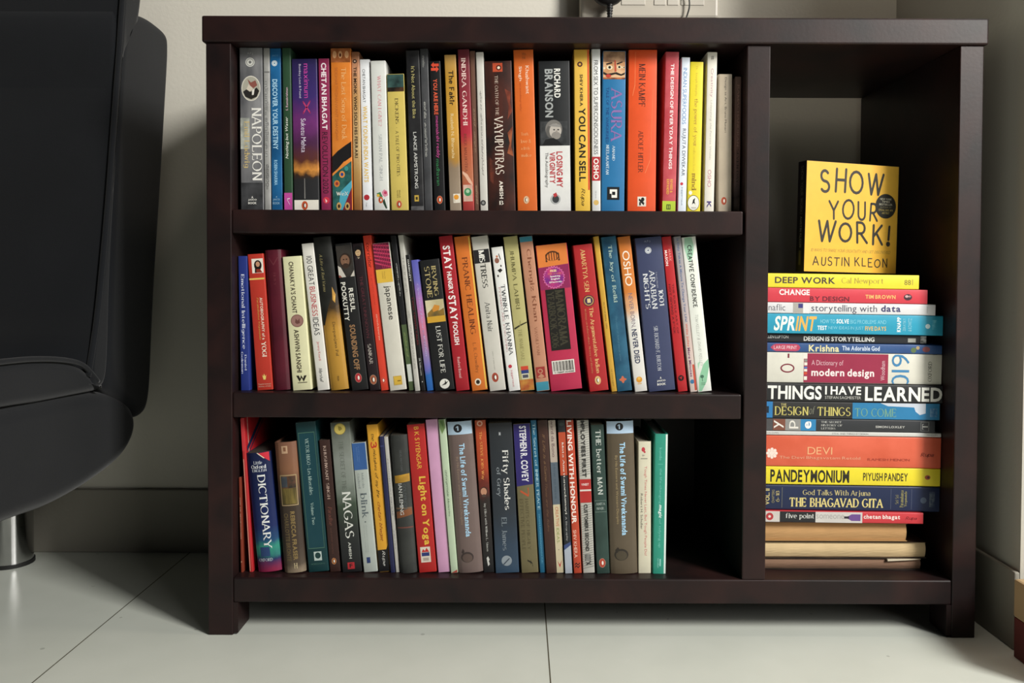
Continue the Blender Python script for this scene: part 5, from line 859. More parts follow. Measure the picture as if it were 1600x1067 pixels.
# the flat pile in the side compartment, from the top down: label, top, next top (px), right end, cover, printing
SP = [
 ("bright yellow book lying topmost on the flat pile", 426.3, 448.8, 1093, 'J', '#e6d52a', [t('DEEP WORK', .3, .76, 88, 510, '#4a4038', 'b'), t('Cal Newport', .24, .76, 552, 845, '#b09a3a', 'r', 'author'), t('88', .3, .66, 992, 1036, '#6a6030', 's', 'emblem'), r(.3, .7, 1044, 1052, '#b8a838', 'note')]),
 ("red book second from the top of the flat pile, white and dark capitals", 448.8, 471.5, 1152, 'J', '#cf3a48', [t('CHANGE', .5, .9, 120, 332, '#f2e8e6', 'b'), t('BY DESIGN', .1, .44, 334, 608, '#6a1c2c', 'b'), t('TIM BROWN', .32, .6, 720, 930, '#e8b468', 'b', 'author'), e(.46, 1016, .22, '#3a2430', 1.3), e(.52, 1008, .09, '#c8a0a0', 1.3), e(.52, 1028, .07, '#a08080', 1.3)]),
 ("white book with thin grey and navy lowercase title in the flat pile", 471.5, 489, 1208, 'J', '#d6d6d8', [t('naflic', .24, .84, 48, 164, '#6a6a72', 's', 'author'), r(.02, .98, 218, 330, '#dcdcdc'), r(.04, .96, 218, 288, '#a8a49e'), r(.5, .9, 254, 286, '#3c3c7c'), t('storytelling with', .04, .84, 345, 802, '#4c4c5c', 's'), t('data', .26, .86, 830, 965, '#3c3c6a', 'b'), r(.2, .8, 1150, 1153, '#a8a8a8', 'note')]),
 ("turquoise blue book with large slanted white and orange capitals", 489, 520.5, 1263, 'J', '#2298b8', [t('SPR', .14, .88, 86, 232, '#e4ece4', 'j'), t('INT', .14, .88, 236, 385, '#e8b050', 'j'), t('HOW TO', .54, .74, 410, 512, '#8ccfe0', 's', 'note'), t('SOLVE', .54, .76, 522, 608, '#e8f0f0', 'b', 'note'), t('BIG PROBLEMS AND', .54, .74, 618, 868, '#7cc6da', 's', 'note'), t('TEST', .2, .42, 390, 456, '#e8f0f0', 'b', 'note'), t('NEW IDEAS IN JUST', .2, .4, 466, 712, '#7cc6da', 's', 'note'), t('FIVE DAYS', .2, .42, 722, 868, '#d8b468', 'b', 'note'), th('KNAPP', .16, .9, 943, 970, '#e6f0f0', 'b', 'author'), th('ZERATSKY', .2, .84, 984, 1004, '#8cc8d8', 's', 'author'), th('& KOWITZ', .2, .84, 1020, 1046, '#8cc8d8', 's', 'author'), e(.46, 1158, .12, '#c8e4ea'), r(.3, .78, 1188, 1218, ('m', '#2e9cba', '#6cc0d4', 160), 'note')]),
 ("thin black book with small white capitals between turquoise and blue books", 520.5, 535, 1145, 'J', '#26272b', [t('ELLEN LUPTON', .46, .78, 36, 196, '#d0d0cc', 's', 'author'), t('DESIGN IS STORYTELLING', .2, .72, 302, 788, '#d8d8d2', 'b'), r(.2, .66, 1018, 1072, '#a4a49c', 'emblem'), r(.1, .9, 1104, 1144, ('m', '#3a3a3a', '#b8b8b4', 300, (1, 1, .4)), 'emblem')]),
 ("blue book with yellow-cream title and small pink oval patch", 535, 549.5, 1293, 'J', ('m', '#2c4c80', '#36588c', 30), [p([(.2, 90), (.5, 68), (.8, 90), (.9, 110), (.9, 250), (.8, 270), (.5, 282), (.2, 270), (.1, 250), (.1, 110)], '#b8405c'), t('LARGE PRINT', .32, .7, 92, 258, '#e0c8d0', 's', 'note'), t('Krishna', .08, .84, 342, 558, '#dcd2a0', 'b'), t('The Adorable God', .26, .78, 580, 848, '#c8d4e8', 'b', 'note'), e(.4, 1090, .3, '#5a7048', 1), e(.5, 1180, .3, '#8a4a50', 1.4), e(.66, 1120, .2, '#b09a70', 1)]),
 ("thick white and crimson dictionary with big blue numerals", 549.5, 597.6, 1285, 'J', '#d4d2c6', [th('0', .2, .2, 0, 0, '#7a2a3a', 's'), r(.02, .98, 305, 905, '#962846'), r(.8, .98, 300, 330, '#e0ddd2'), r(.7, .78, 308, 330, '#8a8a84'), r(.48, .54, 308, 330, '#4a78b4'), r(.28, .36, 308, 330, '#c84a30'), r(.58, .68, 308, 330, '#e0ddd2'), r(.38, .46, 308, 330, '#e0ddd2'), r(.1, .22, 308, 330, '#e0ddd2'),
   th('I', .82, .96, 190, 202, '#7a2a3a', 's'), e(.48, 190, .15, '#7a2a3a', 1.55, 'title'), e(.48, 190, .105, '#d4d2c6', 1.75, 'title'), t('A Dictionary of', .54, .76, 360, 586, '#d8a8b4', 's'), t('modern design', .16, .48, 360, 806, '#ecdcdc', 'b'), tu('Woodham', .12, .74, 0, 1, '#d0a0ac', 's', 'author'),
   th('OXFORD', .1, .76, 1188, 1215, '#5a584e', 'r', 'note')], dict(vertical=[('Woodham', .12, .76, 852, 882, '#d8b0ba', 's', 'author'), ('019', -.12, 1.0, 930, 1056, '#3c80b0', 'l', 'note')])),
 ("black book with very large white capitals filling its whole spine", 597.6, 625.8, 1270, 'J', '#252628', [t('THINGS', .1, .88, 46, 424, '#e8e8e2', 'b'), t('I HAVE', .4, .88, 448, 700, '#e8e8e2', 'b'), t('STEFAN SAGMEISTER', .16, .32, 448, 700, '#b8b8b2', 's', 'author'), t('LEARNED', .08, .88, 728, 1268, '#e8e8e2', 'b')]),
 ("black and blue book with yellow-edged serif title in the pile", 625.8, 652.6, 1240, 'J', '#2a2a2a', [r(.02, .98, 0, 82, '#2a78b4'), r(.3, .7, 36, 56, '#14283a', 'emblem'), r(.02, .98, 634, 1236, '#2678a8'), p([(.98, 825), (.98, 1140), (.4, 1140), (.3, 1100), (.5, 1070), (.75, 1060), (.8, 880)], '#c0c8d4'), t('THE', .74, .88, 138, 178, '#c8bc78', 'r'), t('DESIGN', .18, .7, 96, 330, '#c8bc68', 'r'), t('of', .26, .74, 335, 376, '#8a8a78', 'q'), t('THINGS', .18, .7, 392, 622, '#c8bc68', 'r'), t('TO COME', .16, .66, 650, 936, '#6a9a8c', 'r'), r(.2, .7, 1170, 1220, ('m', '#2a6a9c', '#6a90b0', 200), 'note')]),
 ("dark grey book with letter tiles in brown, grey and blue", 652.6, 672.4, 1070, 'K', '#303236', [r(.04, .96, 76, 152, '#7a4a3a'), r(.04, .96, 152, 246, '#8a8a88'), r(.04, .96, 246, 340, '#2c80b4'), r(.04, .96, 20, 74, '#4c4c4e'), t('THE SECRET', .68, .84, 372, 496, '#b8b8b4', 'r'), t('HISTORY OF', .42, .58, 372, 502, '#b8b8b4', 'r'), t('LETTERS', .16, .32, 372, 460, '#b8b8b4', 'r'), t('SIMON LOXLEY', .34, .52, 706, 886, '#b0b0ac', 'b', 'author'), r(.12, .88, 982, 1034, '#6a6c6c', 'emblem'), r(.16, .84, 986, 1030, '#303236', 'emblem')], dict(vertical=[('y', .2, .86, 82, 142, '#e0dcd4', 's', 'title'), ('p', .2, .86, 176, 232, '#e0dcd4', 's', 'title'), ('e', .2, .8, 272, 312, '#e8e8e8', 'b', 'title'), ('T', .28, .7, 992, 1026, '#b0b0ac', 'r', 'emblem')])),
 ("very thin white book between the dark grey and thick coral books", 672.4, 679.2, 1150, 'K', '#c8c8c4', [t('EVA GUNN', .3, .74, 36, 116, '#8a8a88', 's', 'author'), t('STEAL AND THINGS BY DESIGN', .3, .74, 456, 686, '#6a6a6a', 's'), t('PENGUIN', .3, .7, 1060, 1126, '#8a8a88', 's', 'note')]),
 ("thick coral orange book with a white flower mark on its spine", 679.2, 728, 1108, 'K', ('m', '#cc5638', '#d86246', 20), [*[e(.42 + .13 * math.sin(R(45 * k)), 73 + 26 * math.cos(R(45 * k)), .05, '#f0dcd0', 1.0) for k in range(8)], e(.42, 73, .07, '#f0dcd0'), *[e(.42 + .075 * math.sin(R(45 * k + 22)), 73 + 15 * math.cos(R(45 * k + 22)), .025, '#f0dcd0') for k in range(8)], t('DEVI', .4, .64, 290, 442, '#e8a878', 's'), t('The Devi Bhagavatam Retold', .22, .34, 118, 615, '#e2a080', 's'), t('RAMESH MENON', .22, .3, 660, 918, '#a83e2c', 's', 'author'), RUPA(.34, .5, 984, 1066, '#7a2c20')]),
 ("lemon yellow book with heavy black condensed capitals, low in the pile", 728, 756.4, 1152, 'K', '#e2d020', [t('PANDEYMONIUM', .12, .84, 68, 572, '#26241a', 'b'), t('PIYUSH PANDEY', .26, .72, 660, 946, '#4a4418', 'b', 'author'), e(.5, 1072, .13, '#a84a2c', 1.2), e(.5, 1076, .07, '#4a2a20', 1)]),
 ("thick navy hardback with gold serif capitals, low in the pile", 756.4, 796.8, 1098, 'K', '#1b2748', [th('VOL. II', .2, .84, 36, 62, '#c8b878', 'b', 'note'), th('CHAPTERS', .28, .8, 76, 92, '#9a9064', 's', 'note'), th('6-18', .32, .76, 100, 122, '#c0b074', 'r', 'note'), r(.1, .9, 137, 140, '#6a6a60'), t('God Talks With Arjuna', .56, .82, 264, 676, '#bcae78', 'r'), t('THE BHAGAVAD GITA', .14, .5, 184, 756, '#d4c47c', 'R'), r(.1, .9, 800, 803, '#4a5068'), th('Sri Sri', .3, .66, 828, 848, '#8a845c', 'r', 'author'), th('Paramahansa', .18, .84, 856, 878, '#a0985c', 'r', 'author'), th('Yogananda', .2, .8, 882, 902, '#a0985c', 'r', 'author'), r(.1, .9, 926, 929, '#4a5068'), e(.46, 1000, .12, '#4c5a70'), r(.2, .8, 1036, 1068, ('m', '#263454', '#5a6470', 200), 'note')], dict(kind='hb')),
 ("thin red, white and black book just under the thick navy one", 796.8, 814.6, 998, 'K', '#c4363e', [r(.02, .98, 0, 122, '#c8c2bc'), e(.5, 60, .34, '#b0363c'), e(.5, 60, .12, '#e0d0c8'), r(.02, .98, 122, 340, '#232326'), r(.02, .98, 340, 626, '#c6c2be'), t('five point', .24, .82, 158, 330, '#d8d8d4', 'r'), t('someone', .36, .74, 345, 515, '#a09c9a', 's'), p([(.5, 515), (.34, 545), (.2, 560), (.2, 615), (.8, 615), (.8, 560), (.66, 545)], '#6a4a8a'), r(.4, .6, 515, 545, '#2c2430'), t('chetan bhagat', .3, .8, 634, 856, '#ecd8d4', 'b', 'author'), RUPA(.3, .66, 890, 960, '#7a1c24')]),
]
strings = []
def collect(decs):
    for d in decs:
        if d[0] == 't':
            f = {'i': 's', 'j': 'b'}.get(d[7], d[7])
            if f in 'sbxl': strings.append((d[1], f))
for row in rows:
    for b in row: collect(b['dec'])
for q in SP:
    collect([d for x in q[6] for d in (x if isinstance(x, list) else [x])])
    for vv in (q[7].get('vertical', []) if len(q) > 7 else []): strings.append((vv[0], {'i': 's', 'j': 'b'}.get(vv[6], vv[6])))
strings = [q for q in strings if q[1] in 'sbxl']
strings += [(c, 's') for c in 'NEW YORK TIMES BESTSELLER AUTHOR OF STEAL LIKE AN ARTIST']
sans_setup(strings)

for ri, row in enumerate(rows):
    for k, b in enumerate(row):
        ang = math.atan(b['tn']); wdt = (b['b'] - b['a']) * math.cos(ang); H = (b['zt'] - b['zs']) / math.cos(ang)
        H -= wdt * abs(math.sin(ang)) * .5
        H = min(H, ((Z_UNDER, ZB[0], ZB[1])[ri] - .0007 - b['zs'] - wdt * abs(math.sin(ang))) / math.cos(ang))
        if wdt < .0025: print('THIN', b['label'], wdt)
        if ang <= 0: loc = (b['a'], b['Y'], b['zs'])
        else: loc = (b['b'] - wdt * math.cos(ang), b['Y'], b['zs'] + wdt * math.sin(ang))
        root = thing('book', b['label'], 'book', loc, GROUPS[ri]); root.rotation_euler = (0, ang, 0)
        D = min(.175, H * .66)
        build_book(root, wdt, H, D, b['vt'], b['vb'], b['cover'], b['dec'], b.get('kind', 'pb'), b.get('rnd', 0), b.get('page', '#cfc4a8'), b.get('side'))
        if b.get('stripes'):      # navy stripes crossing the red board
            V, Fc = [], []
            n = len(V); x = wdt + .0002; V += [(x, .0115, H * .02), (x, .0135, H * .02), (x, .0135, H * .995), (x, .0115, H * .995)]; Fc.append((n, n + 1, n + 2, n + 3))
            for z0, tk in ((.775, .035), (.745, .012)):
                n = len(V); x = wdt + .0002
                V += [(x, .006, H * z0), (x, .08, H * (z0 + .18)), (x, .08, H * (z0 + .18 + tk)), (x, .006, H * (z0 + tk))]; Fc.append((n, n + 1, n + 2, n + 3))
            n = len(V)
            so = link('cover_stripe_print', mesh('stripe', V, Fc), [paper('#d8b8a8'), paper('#1c2c4c')], root)
            for f in so.data.polygons[1:]: f.material_index = 1

# ------------------------------------------------------------------ the flat pile
YS = .032; DLT = R(.62); sc_px = 1200 / (1 + YS / DIST)
zref = lambda y: at(1198, y, YS).z
xref = at(1198, 700, YS).x
xleft = XD1 + .0012
for k, q in enumerate(SP):
    label, y0, y1, rt, crop, cover, decs = q[:7]; ex = q[7] if len(q) > 7 else {}
    s = 4.447 if crop == 'J' else 3.953
    Y = YS + .004 * (((k * 29) % 7) / 7 - .5) + (.006 if k == 4 else 0)
    wdt = (y1 - y0) / 1167 - .0003
    xr = at(1190 + rt / s, (y0 + y1) / 2, Y).x
    xr = min(xr, XR0 - .001)
    L = (xr - xleft) / math.cos(DLT)
    zb = zref(y1) - math.tan(DLT) * (xr - xref)
    root = thing('book', label, 'book', (xr, Y, zb), 'books lying in the flat pile'); root.rotation_euler = (0, -R(90) + DLT, 0)
    decs = [d for x in decs for d in (x if isinstance(x, list) else [x])]
    decs = [d for d in decs if not (d[0] == 't' and (d[1] in ('0',) or (d[1] == 'Woodham')))]
    # lettering set across the spine (reading upward)
    v0 = 1190 + 0
    left_crop = (813 + (xleft) * sc_px - 1190) * s
    ctx_t, ctx_b = left_crop, rt
    cross = [d for d in decs if d[0] == 't' and d[9] == 0]
    decs = [d for d in decs if not (d[0] == 't' and d[9] == 0)]
    # words across the spine: letter tops towards the book's head (left end)
    for d in cross: decs.append(('t', d[1], d[2], d[3], d[4], d[5], d[6], d[7], d[8], 0))
    for vv in ex.get('vertical', []): decs.append(('t', vv[0], vv[1], vv[2], vv[3], vv[4], vv[5], vv[6], vv[7], 0))
    build_book(root, wdt, L, min(.17, L * .68), ctx_t, ctx_b, cover, decs, ex.get('kind', 'pb'), ex.get('rnd', 0), '#d2c8ae')

# three old books at the bottom of the pile, page edges outward
def old_book(label, y0, y1, rt, pg, cov, taper=0.0, slip=False, Y=YS + .006, wave=False):
    wdt = (y1 - y0) / 1167; xr = at(rt, (y0 + y1) / 2, Y).x; zb = at(1198, y1, Y).z
    L = xr - xleft; D = .125
    root = thing('book', label, 'book', (xleft, Y, zb), 'old books under the flat pile')
    cm = paper(cov)
    ct = .0008
    # text block with soft, slightly uneven layers of pages
    nx, nz = 26, 12; V, Fc = [], []
    rr = random.Random(rt)
    for i in range(nx + 1):
        for j in range(nz + 1):
            f = i / nx; hgt = (wdt - 2 * ct) * (1 - taper * f)
            bulge = .0026 * math.sin(math.pi * j / nz) + rr.uniform(-.00012, .00012)
            V.append((f * L * .997, .0042 - bulge, ct + hgt * j / nz))
    fr = len(V)
    for i in range(nx):
        for j in range(nz):
            a = i * (nz + 1) + j; Fc.append((a, a + nz + 1, a + nz + 2, a + 1))
    for i in range(nx + 1):
        f = i / nx; hgt = (wdt - 2 * ct) * (1 - taper * f)
        V += [(f * L * .997, D, ct), (f * L * .997, D, ct + hgt)]
    for i in range(nx):
        a = i * (nz + 1); b2 = fr + 2 * i
        Fc.append((a + nz, a + 2 * nz + 1, b2 + 3, b2 + 1)); Fc.append((a + nz + 1, a, b2, b2 + 2)); Fc.append((b2 + 1, b2 + 3, b2 + 2, b2))
    Fc.append(tuple([j for j in range(nz, -1, -1)] + [fr, fr + 1])); e0 = nx * (nz + 1)
    Fc.append(tuple([e0 + j for j in range(nz + 1)] + [fr + 2 * nx + 1, fr + 2 * nx]))
    o = link('pages', mesh('pages', V, Fc), OLDP(pg), root)
    # cover boards and spine at the back
    for nm, z_, tp in (('cover', 0, 0), ('cover', wdt - ct, taper)):
        n = 24; V, Fc = [], []
        for i in range(n + 1):
            f = i / n; drop = tp * f * wdt; wv = (.0012 * math.sin(f * 19 + rt) if wave else 0) * (1 if z_ == 0 else 0)
            fy = .001 + wv
            V += [(f * L, fy, z_ - drop + .0001), (f * L, D + .001, z_ - drop + .0001), (f * L, D + .001, z_ - drop + ct - .0001), (f * L, fy, z_ - drop + ct - .0001)]
        for i in range(n):
            a = 4 * i
            for c in range(4): Fc.append((a + c, a + (c + 1) % 4, a + 4 + (c + 1) % 4, a + 4 + c))
        Fc += [(3, 2, 1, 0), (4 * n, 4 * n + 1, 4 * n + 2, 4 * n + 3)]
        link(nm, mesh(nm, V, Fc), cm, root)
    link('spine', box_mesh('spine', 0, L, D + .0012, D + .002, 0, wdt * (1 - taper)), cm, root)
    if slip:
        x1 = at(1438, y0 - 2, Y).x - xleft; x0 = at(1386, y0, Y).x - xleft
        link('loose_leaf', mesh('leaf', [(x0, -.002, wdt - .0005), (x1, -.0015, wdt - .0002), (x1, .05, wdt - .0002), (x0, .05, wdt - .0005), (x0, -.002, wdt - .003), (x1 - .008, -.0015, wdt - .0012), (x1 - .008, .05, wdt - .0012), (x0, .05, wdt - .003)],
             [(0, 1, 2, 3), (4, 7, 6, 5), (0, 4, 5, 1), (1, 5, 6, 2), (2, 6, 7, 3), (3, 7, 4, 0)]), page_mat('#d8cdb4'), root)
    return root
def OLDP(h):
    key = ('old', h)
    if key in MATS: return MATS[key]
    m, nt, pb = new_mat('old_page_edges')
    tc = N(nt, 'ShaderNodeTexCoord'); mp = N(nt, 'ShaderNodeMapping'); mp.inputs['Scale'].default_value = (4, 4, 900)
    nz = N(nt, 'ShaderNodeTexNoise'); nz.inputs['Scale'].default_value = 1; nz.inputs['Detail'].default_value = 3
    n2 = N(nt, 'ShaderNodeTexNoise'); n2.inputs['Scale'].default_value = 40; n2.inputs['Detail'].default_value = 4
    nt.links.new(tc.outputs['Object'], mp.inputs['Vector']); nt.links.new(mp.outputs['Vector'], nz.inputs['Vector']); nt.links.new(tc.outputs['Object'], n2.inputs['Vector'])
    c = hexc(h); mx = N(nt, 'ShaderNodeMix', data_type='RGBA'); mx.inputs['A'].default_value = tuple(x * .92 for x in c[:3]) + (1,); mx.inputs['B'].default_value = c
    nt.links.new(nz.outputs['Fac'], mx.inputs['Factor'])
    m2 = N(nt, 'ShaderNodeMix', data_type='RGBA', blend_type='MULTIPLY'); m2.inputs['Factor'].default_value = .22
    nt.links.new(mx.outputs['Result'], m2.inputs['A']); nt.links.new(n2.outputs['Fac'], m2.inputs['B']); nt.links.new(m2.outputs['Result'], pb.inputs['Base Color'])
    pb.inputs['Roughness'].default_value = .9
    MATS[key] = m
    return m
old_book("old book with tan page edges outward, directly under the thin red one", 815.2, 845.2, 1418, '#c79a64', '#b08a58', .06)
old_book("old book with cream page edges outward and ragged dark cover", 845.8, 871.4, 1448, '#dcc091', '#3a2c22', 0, False, wave=True)
bot = at(1198, 871.8, YS + .006).z
zfl = ZS[2] + .0003
y_eq = 871.9
rb = old_book("old brown book at the very bottom of the pile, resting on the shelf", 871.9, 871.9 + (bot - zfl) * 1160, 1440, '#8a6a54', '#2c2622', 0, True, wave=True)
rb.location.z = zfl

# ------------------------------------------------------------------ square yellow book standing on the pile
psi = R(16); tw, BD, BH = .019, .150, .150
Yc = YS + .012
P = at(1255.5, 427, Yc); zt = zref(426.3) - math.tan(DLT) * (P.x - xref) + .0004
M = Matrix.Rotation(R(1.0), 4, 'Y') @ Matrix.Rotation(R(-90) + psi, 4, 'Z')
off = M.to_3x3() @ Vector((tw, 0, 0))
sy = thing('book', 'square yellow book with black brush capitals standing on the flat pile', 'book', (0, 0, 0), None)
sy.matrix_world = Matrix.Translation(Vector((P.x - off.x, Yc - off.y, zt + .0026))) @ M
YEL = '#dcaa32'
build_book(sy, tw, BH, BD, 0, 1, '#17171a', [
    t('SHOW YOUR WORK!', .36, .7, .04, .48, '#6a6a60', 'h'), t('AUSTIN KLEON', .4, .64, .5, .78, '#8a8a80', 's' if False else 'h', 'author'), r(.36, .64, .81, .94, '#4c4830', 'emblem')], 'pb', 0, '#d8d0b8')
def on_cover(name, items, x):
    V, Fc, MI, MS = [], [], [], []
    for i, it in enumerate(items):
        b = len(V); xx = x + .00005 + .00002 * i
        if it[0] == 't':
            _, s, u0, u1, v0, v1, col, font = it
            TV, TF = lay_text(s, font)
            ax = min(q[0] for q in TV); bx = max(q[0] for q in TV); ay = min(q[1] for q in TV); by = max(q[1] for q in TV)
            for vi, (X, Yy) in enumerate(TV): V.append((xx + (vi // 4 % 6) * 2.2e-6, (u0 + (X - ax) / (bx - ax) * (u1 - u0)) * BD, (1 - v1 + (Yy - ay) / (by - ay) * (v1 - v0)) * BH))
        elif it[0] == 'e':
            _, u, v, rad, col = it; TF = [tuple(range(32))]
            for j in range(32): V.append((xx, u * BD + rad * math.cos(j * math.pi / 16), (1 - v) * BH + rad * math.sin(j * math.pi / 16)))
        else:
            _, u0, u1, v0, v1, col = it; TF = [(0, 1, 2, 3)]
            V += [(xx, u0 * BD, (1 - v1) * BH), (xx, u1 * BD, (1 - v1) * BH), (xx, u1 * BD, (1 - v0) * BH), (xx, u0 * BD, (1 - v0) * BH)]
        mk = paper(col)
        if mk not in MS: MS.append(mk)
        for f in TF: Fc.append(tuple(q + b for q in f)); MI.append(MS.index(mk))
    me = mesh(name, V, Fc)
    for m in MS: me.materials.append(m)
    for f, mi in zip(me.polygons, MI): f.material_index = mi
    o = bpy.data.objects.new(name, me); COL.objects.link(o); o.parent = sy
KK = '#2e2b24'
on_cover('front_cover_print', [('r', .004, .996, .002, .998, YEL)], tw)
on_cover('title_lettering', [('t', 'SHOW', .145, .84, .045, .285, KK, 'K'), ('t', 'YOUR', .24, .78, .325, .525, KK, 'K'), ('t', 'WORK!', .135, .925, .525, .75, KK, 'K')], tw + .00006)
on_cover('author_lettering', [('t', 'AUSTIN KLEON', .09, .9, .855, .95, '#3a3224', 'K'), ('t', '10 WAYS TO SHARE YOUR CREATIVITY AND GET DISCOVERED', .07, .93, .787, .818, '#8a7438', 'w')], tw + .00006)
on_cover('badge_print', [('e', .862, .375, .0172, '#26251f'), ('t', 'NEW YORK', .8, .925, .3, .318, '#c8c4b0', 's'), ('t', 'TIMES', .82, .905, .325, .342, '#c8c4b0', 's'), ('t', 'BESTSELLER', .79, .935, .35, .367, '#c8c4b0', 's'), ('t', 'AUTHOR OF', .8, .925, .378, .39, '#8a8468', 's'), ('t', 'STEAL LIKE AN', .785, .94, .402, .42, '#c0aa60', 's'), ('t', 'ARTIST', .82, .905, .43, .448, '#c0aa60', 's')], tw + .0001)
# ------------------------------------------------------------------ sofa
FAB = fabric_mat()
def resample(pts, n=6):
    P = [Vector((x, y)) for x, y in pts]; out = []; m = len(P)
    for i in range(m):
        p0, p1, p2, p3 = P[i - 1], P[i], P[(i + 1) % m], P[(i + 2) % m]
        for k in range(n):
            q = k / n
            out.append(.5 * ((2 * p1) + (p2 - p0) * q + (2 * p0 - 5 * p1 + 4 * p2 - p3) * q * q + (3 * p1 - p0 - 3 * p2 + p3) * q ** 3))
    return out
XS = -.592                   # the sofa's end
def side(px, py, X=XS):
    d = RM @ Vector(((px - PPX) / F, -(py - PPY) / F, -1))
    q = CAM + d * ((X - CAM.x) / d.x)
    return Vector((q.y, q.z))
def area2(O): return sum(O[i].x * O[(i + 1) % len(O)].y - O[(i + 1) % len(O)].x * O[i].y for i in range(len(O)))
def puff(name, outline, x0, x1, rad, root, n=6, round_=True):
    """Upholstered body: an outline in the side plane (y, z) run along x, its end at x1 softly rounded."""
    O = resample(outline, n) if round_ else [Vector(q) for q in outline]; m = len(O)
    if area2(O) < 0: O.reverse()
    K = 14; rings = []; cur = [q.copy() for q in O]; done = 0.0
    rings.append((x0, [q.copy() for q in O])); rings.append((x1 - rad, [q.copy() for q in O]))
    for k in range(1, K + 1):
        a = math.pi / 2 * k / K; want = rad * (1 - math.cos(a))
        while done < want - 1e-6:
            st = min(.0012, want - done); nx = []
            for i in range(m):
                d = (cur[(i + 1) % m] - cur[i - 1]); d = d.normalized() if d.length > 1e-9 else Vector((1, 0))
                nx.append(cur[i] + Vector((-d.y, d.x)) * st)
            for _ in range(2): nx = [nx[i] * .6 + (nx[i - 1] + nx[(i + 1) % m]) * .2 for i in range(m)]
            cur = nx; done += st
        rings.append((x1 - rad + rad * math.sin(a), [q.copy() for q in cur]))
    bm = bmesh.new()
    vv = [[bm.verts.new((x, q.x, q.y)) for q in ring] for x, ring in rings]
    for k in range(len(vv) - 1):
        for i in range(m): bm.faces.new((vv[k][i], vv[k][(i + 1) % m], vv[k + 1][(i + 1) % m], vv[k + 1][i]))
    f1 = bm.faces.new(vv[0][::-1]); f2 = bm.faces.new(vv[-1])
    bmesh.ops.triangulate(bm, faces=[f1, f2]); bmesh.ops.recalc_face_normals(bm, faces=bm.faces[:])
    me = bpy.data.meshes.new(name); bm.to_mesh(me); bm.free()
    return adopt(link(name, me, FAB, root, smooth=True))
sofa = thing('sofa', 'black fabric sofa on a round chrome leg beside the bookcase', 'sofa', (XS - .8, .1, 0))
sofa_loc = sofa.location.copy()
def adopt(o): o.matrix_parent_inverse = Matrix.Translation(-sofa_loc); return o
XF = -2.0
puff('backrest_shell', [side(*q) for q in [(158, 560), (176, 200), (184, 30), (200, 24), (225, 25), (246, 40), (258, 52), (262, 75), (258, 140), (252, 250), (245, 360), (239, 450), (235, 540), (233, 600), (228, 640), (214, 652), (195, 632), (165, 610)]], XF, XS + .006, .016, sofa)
base = [side(*q) for q in [(20, 813), (70, 796), (120, 770), (160, 743), (190, 718), (206, 693), (213, 668), (211, 642), (196, 622), (165, 612), (120, 617), (60, 628), (0, 641)]]
puff('seat_base', base + [Vector((-.30, .322)), Vector((-.44, .322)), Vector((-.475, .30)), Vector((-.475, .22)), Vector((-.44, .192)), Vector((-.3, .19))], XF, XS + .004, .02, sofa)
cush = [side(*q) for q in [(0, 638), (60, 629), (120, 617), (150, 611), (158, 604), (146, 592), (128, 574), (104, 565), (60, 562), (0, 566)]]
puff('seat_cushion', cush + [Vector((-.3, .376)), Vector((-.44, .372)), Vector((-.47, .35)), Vector((-.44, .326)), Vector((-.3, .324))], XF, XS + .004, .012, sofa)
front = [(134, 588), (147, 505), (156, 420), (165, 320), (174, 200), (182, 90), (189, -10)]
back = [(186, 60), (180, 200), (171, 330), (165, 450), (163, 560), (158, 598)]
fy = [side(*q) for q in front]; by = [side(*q) for q in back]
puff('back_cushion', fy + [fy[-1] + Vector((.022, .12)), fy[-1] + Vector((.06, .17)), fy[-1] + Vector((.075, .12))] + [by[0] + Vector((.045, 0))] + by + [Vector((by[-1].x - .02, by[-1].y - .004))], XF, XS + .006, .006, sofa)
pp = [Vector((XS + .003, q.x, q.y)) for q in [fy[-1] + Vector((.022, .12))] + fy[::-1]]
adopt(link('piping', tube_mesh('piping', smooth_curve(pp, 8), .0042, 10), FAB, sofa, smooth=True))
pp = [Vector((XS + .004, q.x, q.y)) for q in [side(148, 596), side(128, 573), side(104, 564), side(60, 561), side(0, 565), Vector((-.3, .376)), Vector((-.45, .37))]]
adopt(link('piping', tube_mesh('piping', smooth_curve(pp, 8), .0035, 10), FAB, sofa, smooth=True))
CHROME = plain('chrome', '#c8c8c8', .06, 1.0)
lc = at(16, 877, .27)
adopt(link('leg', tube_mesh('leg', [(lc.x, .27, .006), (lc.x, .27, .215)], .034, 40), CHROME, sofa, smooth=True))
adopt(link('leg_glide', tube_mesh('leg_glide', [(lc.x, .27, 0), (lc.x, .27, .0058)], .036, 32), plain('black_rubber', '#151515', .6), sofa))
for lx, ly in ((lc.x, -.38), (XF + .2, .27), (XF + .2, -.38)):
    adopt(link('leg', tube_mesh('leg', [(lx, ly, 0), (lx, ly, .215)], .034, 40), CHROME, sofa, smooth=True))
for o_ in list(sofa.children):
    if o_.name.startswith('leg'): o_.data.set_sharp_from_angle(angle=R(40))

